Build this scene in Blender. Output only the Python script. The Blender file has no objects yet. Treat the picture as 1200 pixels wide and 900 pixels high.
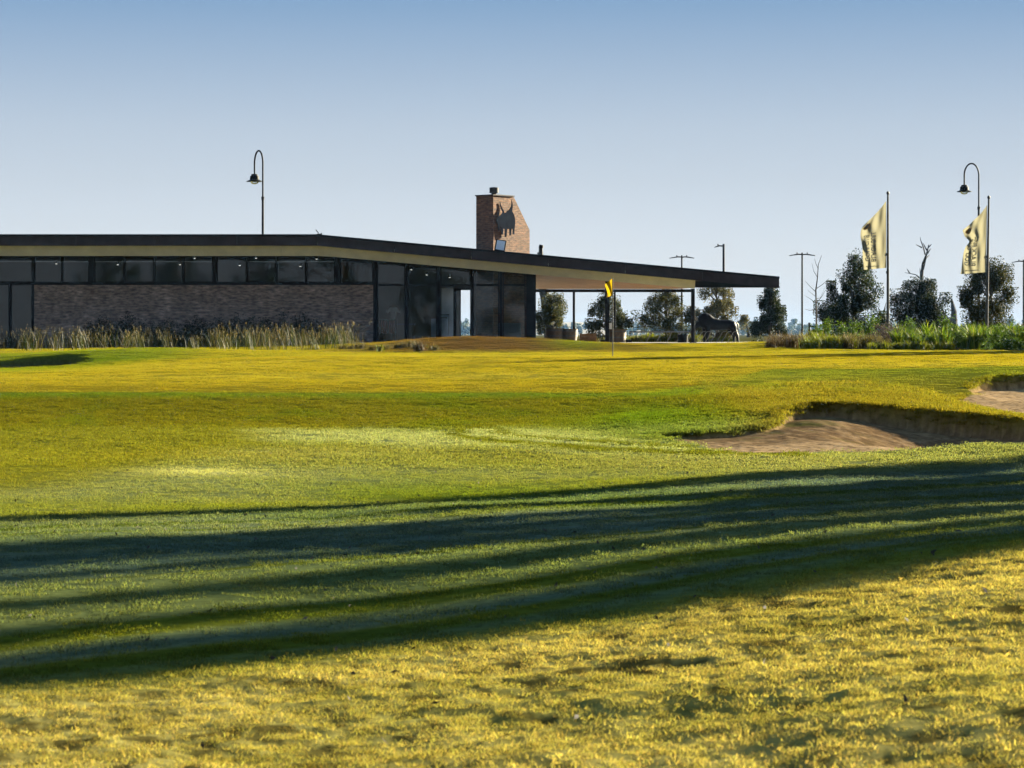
import bpy, math, random
import numpy as np
from mathutils import Vector, Matrix

S = bpy.context.scene
COL = S.collection
R = math.radians
F, HY, ZC = 2800.0, 392.0, 1.7            # focal length in photo pixels (1200 wide), horizon row, eye height
SUN_AZ, SUN_EL = R(50), R(15)
U = np.array([math.sin(SUN_AZ), math.cos(SUN_AZ)])    # towards the sun, on the ground
V = np.array([U[1], -U[0]])

def at(px, py, Y):
    return Vector(((px-600)/F*Y, Y, ZC-(py-HY)/F*Y))
def zat(py, Y): return ZC-(py-HY)/F*Y
def xat(px, Y): return (px-600)/F*Y

# ------------------------------------------------------------------ numpy noise
def _hash(i, j, s):
    n = (i.astype(np.int64)*374761393 + j.astype(np.int64)*668265263 + s*1442695041) & 0xffffffff
    n = ((n ^ (n >> 13))*1274126177) & 0xffffffff
    return ((n ^ (n >> 16)) & 0xffff)/65535.0
def vnoise(x, y, s=0):
    i, j = np.floor(x), np.floor(y)
    fx, fy = x-i, y-j
    fx, fy = fx*fx*(3-2*fx), fy*fy*(3-2*fy)
    a, b, c, d = _hash(i, j, s), _hash(i+1, j, s), _hash(i, j+1, s), _hash(i+1, j+1, s)
    return (a*(1-fx)+b*fx)*(1-fy)+(c*(1-fx)+d*fx)*fy-.5
def fbm(x, y, s=0, o=3):
    r, a = 0, 1.0
    for k in range(o):
        r = r+a*vnoise(x*2**k, y*2**k, s+k*17); a *= .5
    return r
def sstep(a, b, x):
    t = np.clip((x-a)/(b-a), 0, 1)
    return t*t*(3-2*t)

# ------------------------------------------------------------------ terrain
def tps_fit(P, Z, lam=1e-4):
    n = len(P)
    d = np.linalg.norm(P[:, None]-P[None], axis=2)
    K = np.where(d > 0, d*d*np.log(d+1e-12), 0)+lam*np.eye(n)
    A = np.zeros((n+3, n+3)); A[:n, :n] = K; A[:n, n] = 1; A[:n, n+1:] = P
    A[n, :n] = 1; A[n+1:, :n] = P.T
    w = np.linalg.solve(A, np.concatenate([Z, [0, 0, 0]]))
    return P, w
def tps_eval(fit, x, y):
    P, w = fit
    out = np.empty(len(x)); n = len(P)
    for s in range(0, len(x), 40000):
        xx, yy = x[s:s+40000], y[s:s+40000]
        d2 = (xx[:, None]-P[None, :, 0])**2+(yy[:, None]-P[None, :, 1])**2
        K = .5*d2*np.log(d2+1e-12)
        out[s:s+40000] = K@w[:n]+w[n]+w[n+1]*xx+w[n+2]*yy
    return out

ROWS = [(5, 1344), (9.5, 893), (14, 732), (20, 630), (27, 577), (33, 537)]
CP = []
for Y, py in ROWS:
    for px in (-500, -200, 100, 400, 700, 1000, 1300, 1700):
        zr = {9.5: .24, 14: .34, 20: .22, 27: .06}.get(Y, 0)*{700: .15, 1000: .6, 1300: 1, 1700: 1}.get(px, 0)     # the rough climbs a low bank on one side
        CP.append((px, py-zr*F/Y, Y))
for px in (-500, -200, 0, 200, 400, 600, 720):
    off = 0
    CP += [(px, 509, 38), (px, 486, 42), (px, 463.5, 45), (px, 447, 50)]
    CP += [(px, 440, 55), (px, 434.5, 61)] if px < 100 else [(px, 435, 56), (px, 427.5, 61.5)] if px < 300 else [(px, 433, 56), (px, 423, 62)]
for px in (380, 460, 600, 720):
    CP += [(px, 417.5, 66), (px, 416.5, 70)]
# left of the green: bunker rim and the low ridge
CP += [(-500, 428, 66), (-200, 428, 66), (-200, 432, 65), (0, 432, 65), (60, 430.5, 65), (110, 426.5, 66), (200, 422, 66), (290, 419.5, 66)]
CP += [(-500, 424, 70), (-200, 426, 71.4), (0, 422.5, 71.4), (30, 419, 71.5), (60, 415, 72), (85, 412, 72.3), (110, 410, 73), (190, 409, 76), (280, 410.5, 76), (370, 412.5, 75)]
CP += [(-200, 414, 84), (0, 410, 84), (150, 408, 86), (300, 408, 86), (380, 410, 84)]
# dry mound in front of the glazing
CP += [(400, 409, 81), (450, 402.5, 82.5), (490, 398, 83.5), (540, 395.0, 84.5), (600, 395.8, 85), (640, 397.3, 85), (700, 401.5, 86), (800, 404.5, 87), (920, 401.5, 88), (1000, 404, 87)]
CP += [(480, 401.5, 92), (560, 400, 92), (640, 401, 92)]
CP += [(450, 413.5, 75), (540, 412.5, 75.5), (620, 412.5, 75.5), (700, 413, 75.5), (800, 414, 76), (900, 414, 75)]
# right: bunker front edge, lips, crest and what lies behind
CP += [(783, 516, 36.2), (830, 527, 34.7), (870, 531, 34), (950, 531, 34), (1050, 527, 34.5), (1120, 521, 35), (1200, 518, 35.4), (1300, 515, 35.8), (1500, 508, 36.5)]
CP += [(820, 508, 37), (880, 502, 37.8), (905, 497, 38.2), (925, 478, 40.3), (980, 474, 41), (1060, 476.5, 41), (1130, 485, 40.6), (1200, 491, 40.2), (1300, 495, 40), (1400, 496, 40)]
CP += [(800, 486, 40.5), (850, 476, 42), (905, 466, 43), (1000, 460, 44), (1060, 462, 44.3), (1140, 478, 43.6), (1200, 488, 42.8), (1300, 494, 42.4), (1500, 483, 43)]
CP += [(800, 464, 44.5), (850, 458, 46.5), (900, 452, 48), (1000, 450, 48.5), (1085, 458, 47.5), (1130, 452, 52.5), (1150, 444.5, 53.5), (1200, 438, 54.5), (1300, 434, 55)]
CP += [(1100, 466, 46), (1140, 480, 46), (1200, 490, 45.5), (1300, 494, 45.5), (1140, 481, 48), (1200, 489, 48), (1300, 490, 48)]
for px in (840, 960, 1080, 1200, 1350, 1600):
    CP += [(px, 431 if px < 1100 else 429, 57), (px, 421, 64), (px, 414.5, 70), (px, 411.5, 75), (px, 408, 80)]
CP += [(1600, 447, 50), (1600, 470, 44)]
for px in (-700, -300, 100, 500, 800, 1000, 1200, 1600, 2000):
    CP += [(px, HY-(1.12-ZC)*F/96 if px < 420 else HY-(1.33-ZC)*F/96, 96), (px, HY-(1.3-ZC)*F/115, 115)]
P3 = [at(*c) for c in CP]
for X in (-45, 45):
    for Y, z in ((-5, 0), (15, 0), (32, 0), (45, .5), (60, 1.0), (85, 1.2), (110, 1.3)):
        P3.append(Vector((X, Y, z)))
for X in (-12, 0, 12):
    P3.append(Vector((X, -5, 0)))
P3 = np.array(P3)
BASE = tps_fit(P3[:, :2], P3[:, 2], 2e-2)

def poly(pts): return np.array([[(px-600)/F*Y, Y] for px, Y in pts])
BUNK1 = poly([(766, 36.7), (796, 35.7), (830, 34.7), (870, 34), (950, 34), (1050, 34.5), (1120, 35), (1200, 35.4), (1300, 35.8), (1400, 36.4), (1440, 38), (1400, 39.8), (1300, 40),
              (1200, 40.2), (1130, 40.6), (1060, 41), (980, 41), (950, 40.9), (925, 40.3), (912, 39.4), (908, 38.4), (893, 37.9), (860, 37.5), (820, 37), (796, 36.8)])
BUNK2 = poly([(1082, 48.6), (1110, 48.2), (1140, 48), (1200, 48), (1300, 48.5), (1340, 51), (1300, 55), (1200, 54.5), (1165, 54), (1146, 53.4), (1134, 52.4), (1138, 51.2), (1125, 50.4), (1100, 49.6)])
BUNK3 = poly([(-260, 66.2), (0, 65.6), (60, 66), (98, 66.6), (108, 68), (102, 70.5), (85, 71.4), (60, 71.3), (30, 71.2), (0, 71.1), (-100, 71.1), (-260, 71.1)])

def poly_dist(Pg, x, y):
    """distance to the outline, positive inside"""
    n = len(Pg); d = np.full(len(x), 1e9); ins = np.zeros(len(x), bool)
    for i in range(n):
        a, b = Pg[i], Pg[(i+1) % n]; e = b-a
        t = np.clip(((x-a[0])*e[0]+(y-a[1])*e[1])/(e@e), 0, 1)
        d = np.minimum(d, np.hypot(x-a[0]-t*e[0], y-a[1]-t*e[1]))
        c = ((a[1] > y) != (b[1] > y)) & (x < (b[0]-a[0])*(y-a[1])/(b[1]-a[1]+1e-12)+a[0])
        ins ^= c
    return np.where(ins, d, -d)

SP = [(770, 516, 36.3), (800, 521, 35.5), (830, 528, 34.7), (870, 532, 34), (950, 532, 34), (1050, 530, 34.5), (1120, 527, 35), (1200, 523, 35.4), (1300, 519, 35.8), (1400, 512, 36.4),
      (796, 515, 36.8), (820, 514.5, 37), (860, 511, 37.5), (893, 508, 37.9), (905, 506, 38.4), (912, 500, 39.4), (925, 494, 40.3), (950, 490, 40.8),
      (890, 516, 36.8), (910, 519, 36), (940, 508, 38)]
SPX = [Vector(at(*s)) for s in SP]
for px, Y, z in ((950, 39.6, .30), (930, 38, .26), (980, 41, .30), (1060, 41, .05), (1130, 40.6, -.02), (1200, 40.2, -.05), (1300, 40, 0), (1420, 38.5, .15),
                 (1000, 38.6, .08), (1050, 38, -.20), (1110, 37.8, -.38), (1200, 37.7, -.5), (1300, 37.8, -.3), (1000, 36, .06), (1080, 36.4, -.12)):
    SPX.append(Vector(((px-600)/F*Y, Y, z)))
SPX = np.array(SPX)
SAND1 = tps_fit(SPX[:, :2], SPX[:, 2], .35)
SPX = np.array([Vector(((px-600)/F*Y, Y, z)) for px, Y, z in ((1082, 48.6, .3), (1110, 48.2, .25), (1140, 48, .2), (1200, 48, .15), (1300, 48.5, .2), (1340, 51, .4), (1300, 55, .55), (1200, 54.5, .45), (1165, 54, .42),
                (1146, 53.4, .45), (1134, 52.4, .42), (1138, 51.2, .4), (1125, 50.4, .32), (1100, 49.6, .28), (1200, 51, .28))])
SAND2 = tps_fit(SPX[:, :2], SPX[:, 2], 1e-3)

def ground(x, y, full=False):
    """height of the ground; with full also the inside distances of the three bunkers"""
    x = np.asarray(x, float); y = np.asarray(y, float)
    zp = np.interp(y, [0, 33, 38, 42, 45, 50, 56, 62, 66, 75, 90, 110], [0, 0, .1, .3, .56, .72, .88, 1.02, 1.1, 1.2, 1.25, 1.3])
    far = sstep(105, 125, y)
    side = sstep(.36, .6, np.abs(x)/(np.maximum(y, -4)+8))
    z = tps_eval(BASE, x, np.clip(y, -5, 130))
    z = z*(1-side)+zp*side
    z = z*(1-far)+1.3*far
    px = 600+F*x/np.maximum(y, 1); 
    amp = np.interp(y, [0, 12, 16, 40, 44, 47, 66, 70, 90, 120], [.05, .045, .022, .022, .012, .004, .004, .02, .03, .03])
    z = z+amp*fbm(x*.55, y*.55, 3, 2)*1.6
    z = z+.085*fbm(x*.21+5, y*.17, 6, 2)*sstep(13, 18, y)*(1-sstep(39, 44, y))*sstep(5, 2, x)
    rough = rough_mask(x, y)
    z = z+rough*(.040*fbm(x*1.3, y*1.3, 11, 2)+.030*fbm(x*4.2, y*5.5, 13, 2)+.020*fbm(x*9, y*12, 14, 2))
    d1, d2, d3 = (poly_dist(B, x+.06*fbm(x*3, y*3, 5, 2), y+.04*fbm(x*4, y*4, 9, 2)) for B in (BUNK1, BUNK2, BUNK3))
    near1 = np.exp(-np.maximum(-d1, 0)/1.2)*(d1 <= 0)
    z = z+near1*.05*fbm(x*2.2, y*2.2, 21, 3)
    m = d1 > -.02
    if m.any():
        s = tps_eval(SAND1, x[m], y[m])+.022*fbm(x[m]*2.6, y[m]*2.6, 31, 3)+.012*fbm(x[m]*8, y[m]*8, 33, 2)
        w = sstep(-.02, .07, d1[m]); z[m] = z[m]*(1-w)+np.minimum(z[m], s)*w
    m = d2 > -.02
    if m.any():
        s = tps_eval(SAND2, x[m], y[m])+.03*fbm(x[m]*2, y[m]*2, 37, 3)
        w = sstep(-.02, .08, d2[m]); z[m] = z[m]*(1-w)+np.minimum(z[m], s)*w
    w = sstep(0, .22, d3); z = z*(1-w)+np.minimum(z, .66+.06*fbm(x, y, 41, 2))*w
    return (z, d1, d2, d3) if full else z
def gz(x, y): return float(ground(np.array([x]), np.array([y]))[0])

def rough_mask(x, y):
    """long winter rough nearest the camera: below a slanting line on the ground"""
    s = x*V[0]+y*V[1]                    # across the sun's direction
    e = -9.95+.9*fbm(x*.35, y*.35, 51, 2)
    return sstep(e-.9, e+.5, s)*(y < 40)

C = lambda *a: np.array(a)
FROST = poly([(290, 39.0), (430, 39.2), (545, 38.9), (640, 38.4), (720, 36.8), (860, 34.6), (980, 33.6), (800, 33.3), (600, 34.0), (430, 35.0), (300, 36.8)])
TURF = np.array([.86, .90, .53])
def rough_gap(x, y): return fbm(x*6.5, y*6.5, 151, 3)-.25*fbm(x*.7, y*.7, 152, 2)
def albedo(x, y, z, d1=None, d2=None, d3=None):
    """what grows where: (n,3) base colours of turf, frost, rough and sand, darkened along the tree shadows"""
    n = len(x)
    px = 600+F*x/np.maximum(y, 1.0); 
    lo, hi = fbm(x*.12, y*.12, 61, 3), fbm(x*.8, y*.45, 71, 3)
    c = np.tile(C(.115, .125, .022), (n, 1))
    def mix(col, w):
        nonlocal c
        c = c*(1-w[:, None])+np.asarray(col)*w[:, None]
    # fairway: green and olive patches, frosted in broad sheets
    mix(C(.150, .128, .020), sstep(-.1, .5, lo)*.8)
    mix(C(.075, .105, .016), sstep(.1, .6, -lo+.3*hi)*.7)
    frost = sstep(17, 22, y)*(1-sstep(37.5, 40, y-.25*np.sin(x*.8)))*sstep(-.5, .35, fbm(x*.18+3, y*.25, 81, 3)+.25*sstep(26, 33, y))
    frost = frost*(1-.75*sstep(-3.0, -4.6, x-.2*(y-37))*sstep(26, 28, y))
    mix(C(.165, .17, .16), frost*.5)
    # frost and melted streaks, colour darkened along the tree shadows to deepen their shade
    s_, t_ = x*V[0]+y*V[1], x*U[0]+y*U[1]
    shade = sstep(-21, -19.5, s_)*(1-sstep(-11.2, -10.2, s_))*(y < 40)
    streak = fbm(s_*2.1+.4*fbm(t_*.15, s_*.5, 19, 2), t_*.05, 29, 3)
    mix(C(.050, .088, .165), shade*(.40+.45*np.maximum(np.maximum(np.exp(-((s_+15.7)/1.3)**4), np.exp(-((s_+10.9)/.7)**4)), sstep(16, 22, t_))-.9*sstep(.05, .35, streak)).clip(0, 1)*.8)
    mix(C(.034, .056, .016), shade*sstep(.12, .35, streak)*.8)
    # worn pale patch
    mix(C(.30, .29, .20), np.exp(-((x+4.0)/.9)**2-((y-30.0)/.75)**2)*.9)
    # mower arcs before the apron
    def line(pts, w, col, k):
        P_ = np.array([[(a-600)/F*Y_, Y_*.42] for a, Y_ in pts]); dd = np.full(n, 1e9); q = np.stack([x, y*.42], 1)
        for a, b_ in zip(P_[:-1], P_[1:]):
            e = b_-a; tt = np.clip(((q-a)@e)/(e@e), 0, 1); dd = np.minimum(dd, np.linalg.norm(q-a-tt[:, None]*e, axis=1))
        mix(col, sstep(w, w*.6, dd)*k)
    mix(C(.118, .108, .016), sstep(-2.6, -4.4, x-.2*(y-37)+.8*lo)*sstep(25, 28, y)*(1-sstep(40, 42, y))*.7)
    fz = poly_dist(FROST, x+.25*hi, y+.5*hi)
    mix(C(.230, .245, .20), sstep(-.5, .8, fz+.3*fbm(x*2, y*1.2, 85, 3))*.66)
    dk, lt = C(.088, .092, .012), C(.215, .23, .18)
    line([(560, 39), (542, 38.3), (538, 37.5), (550, 36.6), (600, 35.5), (690, 34.4), (800, 33.9), (930, 33.6)], .27, dk, .95)
    line([(562, 38.4), (556, 37.6), (575, 36.9), (625, 36.0), (700, 35.0), (800, 34.3)], .17, lt, .9)
    line([(585, 38.6), (580, 37.9), (605, 37.1), (650, 36.3), (720, 35.3), (800, 34.7)], .17, dk, .9)
    line([(620, 38.3), (640, 37.4), (690, 36.4), (760, 35.5)], .11, lt, .8)
    # apron swale: olive
    apr = sstep(38.5, 40.3, y+.35*hi)*(1-sstep(44.2, 45.0, y+.1*hi))*sstep(9.5, 7, x)
    mix(C(.092, .082, .012), apr*.9)
    mix(C(.060, .085, .010), apr*sstep(.0, .4, hi)*.5)
    # collar
    col = np.exp(-((y-45.1+.08*hi)/.45)**2)*sstep(4.5, 2.5, x)
    mix(C(.060, .090, .012), col*.75)
    # putting green: golden couch
    edge = np.interp(x, [-25, 2.6, 3.4, 4.6, 6, 14], [45.5, 45.5, 47.5, 51, 56, 57])
    grn = sstep(0, .5, y-edge)*(1-sstep(66.5, 67.5, y-.2*x*(x > 0)-.25*(x > 6)*(x-6)))
    mix(C(.185, .146, .018), grn)
    mix(C(.215, .178, .038), grn*sstep(.0, .5, fbm(x*.08, y*.5, 91, 2))*.6)
    mix(C(.138, .104, .014), grn*np.exp(-((y-47.5-.1*x)/1.4)**2)*.6)
    # behind the green and the ridge
    bk = sstep(66.5, 68, y)*(1-grn)
    mix(C(.165, .140, .020), bk)
    mix(C(.080, .110, .014), bk*sstep(-8.5, -11, x)*(1-sstep(76, 79, y))*.75)
    mnd = np.exp(-((x+.5)/5.2)**4)*sstep(74, 78, y)
    mix(C(.075, .042, .026), mnd*.97)
    mix(C(.095, .130, .015), np.exp(-((x-2.2)/1.1)**2-((y-82)/4.5)**2)*.6)
    # rich green patches beside the bunker mound
    for gx, gy, ax, ay, k in ((2.3, 40.5, 1.5, 3.0, .85), (2.6, 36.8, 1.0, 1.3, .55), (6.4, 50.5, 1.9, 1.8, .8), (3.6, 46.5, 1.4, 1.5, .5), (-13.5, 62, 3, 5, .75), (-12, 67, 2.5, 3, .5)):
        mix(C(.062, .105, .010), np.exp(-((x-gx)/ax)**2-((y-gy)/ay)**2)*k*(1+.5*hi).clip(0, 1.2).clip(0, 1))
    # bunker mound: tufty yellow rough
    md = sstep(3.3, 4.4, x+.3*hi)*sstep(36, 37, y)*(1-sstep(50, 55, y))
    mix(C(.145, .118, .024), md*.75)
    mix(C(.085, .105, .018), md*sstep(.05, .45, hi)*.55)
    # near rough
    r = rough_mask(x, y)
    mix(C(.295, .243, .128), r)
    mix(C(.135, .110, .050), r*sstep(.0, .5, fbm(x*2.4, y*4.4, 101, 3))*.65)
    mix(C(.155, .150, .045), r*sstep(.0, .5, fbm(x*.6+9, y*.9, 111, 3))*.35)
    mix(C(.060, .045, .022), r*sstep(.12, .42, rough_gap(x, y))*.85)
    # garden bed mulch
    bed = garden_mask(x, y)
    mix(C(.05, .04, .03), bed)
    mix(C(.09, .08, .05), sstep(88, 94, y))
    if d1 is not None:
        c = c*TURF
        sand = C(.37, .25, .14)*(1+.30*fbm(x*2.3, y*2.3, 121, 3)+.35*fbm(x*9, y*7, 123, 2))[:, None]
        weed = sstep(.05, .5, fbm(x*1.7, y*1.7, 131, 3))
        for d, k in ((d1, 1), (d2, 1)):
            w = sstep(-.01, .09, d); c = c*(1-w[:, None])+sand*w[:, None]
        mix(C(.13, .082, .045), (d1 > .06)*sstep(34.7, 36.3, y+.6*fbm(x*1.5, y*1.5, 141, 3)-.6*np.exp(-((x-5.0)/1.1)**2))*(.85+.6*fbm(x*6, y*6, 143, 2)).clip(0, 1))
        mix(C(.10, .065, .04), (np.maximum(d1, d2) > .03)*sstep(.18, .34, fbm(x*13, y*10, 145, 2))*.7)
        mix(C(.075, .085, .018), (d1 > .1)*sstep(6.3, 4.0, x)*sstep(35.9, 37.2, y)*weed*.95)
        mix(C(.12, .09, .05), (d1 > .02)*sstep(.5, .05, d1)*.4)
        mix(C(.06, .05, .03), sstep(0, .2, d3)*.9)
    return c*TURF if d1 is None else c

def garden_mask(x, y):
    px = 600+F*x/np.maximum(y, 1)
    front = np.interp(px, [890, 930, 1000, 1200, 1500], [84, 80, 77.5, 75.5, 75])
    return sstep(0, .6, y-front+.4*fbm(x, y, 7, 2))*sstep(888, 900, px)*(y < 88)

# ------------------------------------------------------------------ materials
MATS = {}
def nt(name):
    m = bpy.data.materials.new(name); m.use_nodes = True
    t = m.node_tree; t.nodes.clear()
    o = t.nodes.new('ShaderNodeOutputMaterial')
    MATS[name] = m
    return m, t, t.nodes.new, t.links.new, o
def ramp(t, stops):
    r = t.nodes.new('ShaderNodeValToRGB')
    e = r.color_ramp.elements
    while len(e) < len(stops): e.new(.5)
    for k, (p, c) in zip(e, stops):
        k.position = p; k.color = (*c, 1) if len(c) == 3 else c
    return r
def simple(name, col, rough=.6, metal=0.0, var=.25, scale=6.0, bump=.0, spec=.5):
    m, t, N, L, o = nt(name)
    b = N('ShaderNodeBsdfPrincipled'); b.inputs['Roughness'].default_value = rough; b.inputs['Metallic'].default_value = metal
    b.inputs['Specular IOR Level'].default_value = spec
    tc = N('ShaderNodeTexCoord'); n = N('ShaderNodeTexNoise'); n.inputs['Scale'].default_value = scale; n.inputs['Detail'].default_value = 5
    L(tc.outputs['Object'], n.inputs['Vector'])
    c = np.array(col)
    r = ramp(t, [(.3, tuple(c*(1-var))), (.7, tuple(np.minimum(c*(1+var), .95)))])
    L(n.outputs[0], r.inputs[0]); L(r.outputs[0], b.inputs['Base Color'])
    if bump:
        bp = N('ShaderNodeBump'); bp.inputs['Strength'].default_value = bump; bp.inputs['Distance'].default_value = .02
        L(n.outputs[0], bp.inputs['Height']); L(bp.outputs[0], b.inputs['Normal'])
    L(b.outputs[0], o.inputs[0])
    return m
simple('dark metal', (.010, .010, .013), .55, 0, .3, 6, 0, .12)
simple('roof metal', (.036, .023, .026), .6, 0, .35, 3, 0, .15)
simple('black paint', (.006, .006, .007), .6, 0, .2, 6, 0, .06)
simple('steel', (.14, .14, .145), .6, 0, .15, 6, 0, .2)
simple('galvanised', (.05, .05, .054), .7, 0, .2, 6, 0, .12)
simple('soffit board', (.80, .70, .52), .7, 0, .10, 2)
simple('concrete', (.20, .19, .17), .85, 0, .2, 4, .2)
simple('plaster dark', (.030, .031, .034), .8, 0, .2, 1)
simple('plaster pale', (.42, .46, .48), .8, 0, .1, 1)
simple('cabinet', (.24, .30, .36), .6, 0, .2, 2)
simple('banner blue', (.22, .32, .50), .6, 0, .2, 2)
simple('cloth red', (.30, .03, .03), .9, 0, .4, 14)
simple('cloth white', (.65, .66, .68), .9, 0, .15, 9)
simple('cloth navy', (.03, .04, .10), .9, 0, .4, 9)
simple('bark', (.045, .035, .028), .9, 0, .4, 9, .5)
simple('pale bark', (.26, .22, .18), .9, 0, .35, 7, .5)
simple('dead wood', (.05, .048, .05), .95, 0, .35, 4, .5, .05)
simple('bronze black', (.007, .007, .011), .5, 0, .5, 5, .3, .15)
simple('emblem metal', (.018, .021, .030), 1, 0, .2, 3, 0, 0)
simple('barrel oak', (.10, .07, .05), .7, 0, .35, 8, .3)
simple('barrel hoop', (.10, .10, .10), .5, .6, .3, 8)
simple('planter timber', (.20, .11, .05), .8, 0, .3, 8, .3)
simple('white board', (.62, .66, .72), .6, 0, .1, 3)
simple('lettering ink', (.045, .045, .07), .8, 0, .2, 3)
simple('ochre ink', (.30, .13, .03), .8, 0, .3, 8)
simple('yellow flag', (.62, .36, .010), .8, 0, .15, 4)
simple('soil', (.06, .045, .03), .95, 0, .4, 5, .4)

def glass(name, tint, refl=1.0):
    m, t, N, L, o = nt(name)
    tr = N('ShaderNodeBsdfTransparent'); tr.inputs[0].default_value = (*tint, 1)
    g = N('ShaderNodeBsdfGlossy'); g.inputs['Roughness'].default_value = .02; g.inputs[0].default_value = (.9, .93, .95, 1)
    f = N('ShaderNodeFresnel'); f.inputs[0].default_value = 1.55*refl
    mx = N('ShaderNodeMixShader'); L(f.outputs[0], mx.inputs[0]); L(tr.outputs[0], mx.inputs[1]); L(g.outputs[0], mx.inputs[2])
    L(mx.outputs[0], o.inputs[0])
glass('window glass', (.50, .56, .56), .97)
glass('clear glass', (.9, .92, .92))

def emit(name, col, s):
    m, t, N, L, o = nt(name)
    e = N('ShaderNodeEmission'); e.inputs[0].default_value = (*col, 1); e.inputs[1].default_value = s
    L(e.outputs[0], o.inputs[0])
emit('lit downlight', (1, .93, .82), .55)

def brick(name, c1, c2, mortar, dirt=.35):
    m, t, N, L, o = nt(name)
    b = N('ShaderNodeBsdfPrincipled'); b.inputs['Roughness'].default_value = .85
    uv = N('ShaderNodeUVMap'); br = N('ShaderNodeTexBrick')
    br.inputs['Color1'].default_value = (*c1, 1); br.inputs['Color2'].default_value = (*c2, 1); br.inputs['Mortar'].default_value = (*mortar, 1)
    br.inputs['Scale'].default_value = 1; br.inputs['Mortar Size'].default_value = .010; br.inputs['Mortar Smooth'].default_value = .3
    br.inputs['Brick Width'].default_value = .24; br.inputs['Row Height'].default_value = .086; br.inputs['Bias'].default_value = .0
    br.offset = .5
    L(uv.outputs[0], br.inputs['Vector'])
    n = N('ShaderNodeTexNoise'); n.inputs['Scale'].default_value = 1.3; n.inputs['Detail'].default_value = 7
    mp = N('ShaderNodeMapping'); mp.inputs['Scale'].default_value = (1, 2.2, 1); L(uv.outputs[0], mp.inputs[0]); L(mp.outputs[0], n.inputs['Vector'])
    # each brick its own tone: noise sampled on the brick lattice
    n2 = N('ShaderNodeTexNoise'); n2.inputs['Scale'].default_value = 5.5; n2.inputs['Detail'].default_value = 2
    mp2 = N('ShaderNodeMapping'); mp2.inputs['Scale'].default_value = (.75, 2.1, 1); L(uv.outputs[0], mp2.inputs[0]); L(mp2.outputs[0], n2.inputs['Vector'])
    r = ramp(t, [(.3, (1-dirt,)*3), (.7, (1+dirt*.6,)*3)]); L(n.outputs[0], r.inputs[0])
    r2 = ramp(t, [(.34, (.5, .45, .46)), (.5, (1, 1, 1)), (.66, (1.6, 1.5, 1.4))]); L(n2.outputs[0], r2.inputs[0])
    mu = N('ShaderNodeMix'); mu.data_type = 'RGBA'; mu.blend_type = 'MULTIPLY'; mu.inputs[0].default_value = 1
    L(br.outputs[0], mu.inputs[6]); L(r.outputs[0], mu.inputs[7])
    mu2 = N('ShaderNodeMix'); mu2.data_type = 'RGBA'; mu2.blend_type = 'MULTIPLY'; mu2.inputs[0].default_value = .9
    L(mu.outputs[2], mu2.inputs[6]); L(r2.outputs[0], mu2.inputs[7])
    L(mu2.outputs[2], b.inputs['Base Color'])
    bp = N('ShaderNodeBump'); bp.inputs['Strength'].default_value = .7; bp.inputs['Distance'].default_value = .012; bp.invert = True
    L(br.outputs['Fac'], bp.inputs['Height']); L(bp.outputs[0], b.inputs['Normal'])
    L(b.outputs[0], o.inputs[0])
brick('brown brick', (.39, .26, .21), (.23, .155, .135), (.25, .21, .18))
brick('orange brick', (.20, .082, .038), (.115, .048, .027), (.15, .10, .065), .3)

def timber(name, c, along='X'):
    m, t, N, L, o = nt(name)
    b = N('ShaderNodeBsdfPrincipled'); b.inputs['Roughness'].default_value = .6
    tc = N('ShaderNodeTexCoord'); mp = N('ShaderNodeMapping'); L(tc.outputs['Object'], mp.inputs[0])
    mp.inputs['Scale'].default_value = (.6, 9, 1)
    n = N('ShaderNodeTexNoise'); n.inputs['Scale'].default_value = 1.5; n.inputs['Detail'].default_value = 6; L(mp.outputs[0], n.inputs['Vector'])
    c = np.array(c); r = ramp(t, [(.3, tuple(c*.6)), (.7, tuple(c*1.3))]); L(n.outputs[0], r.inputs[0]); L(r.outputs[0], b.inputs['Base Color'])
    L(b.outputs[0], o.inputs[0])
timber('ceiling timber', (.42, .22, .10))

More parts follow.
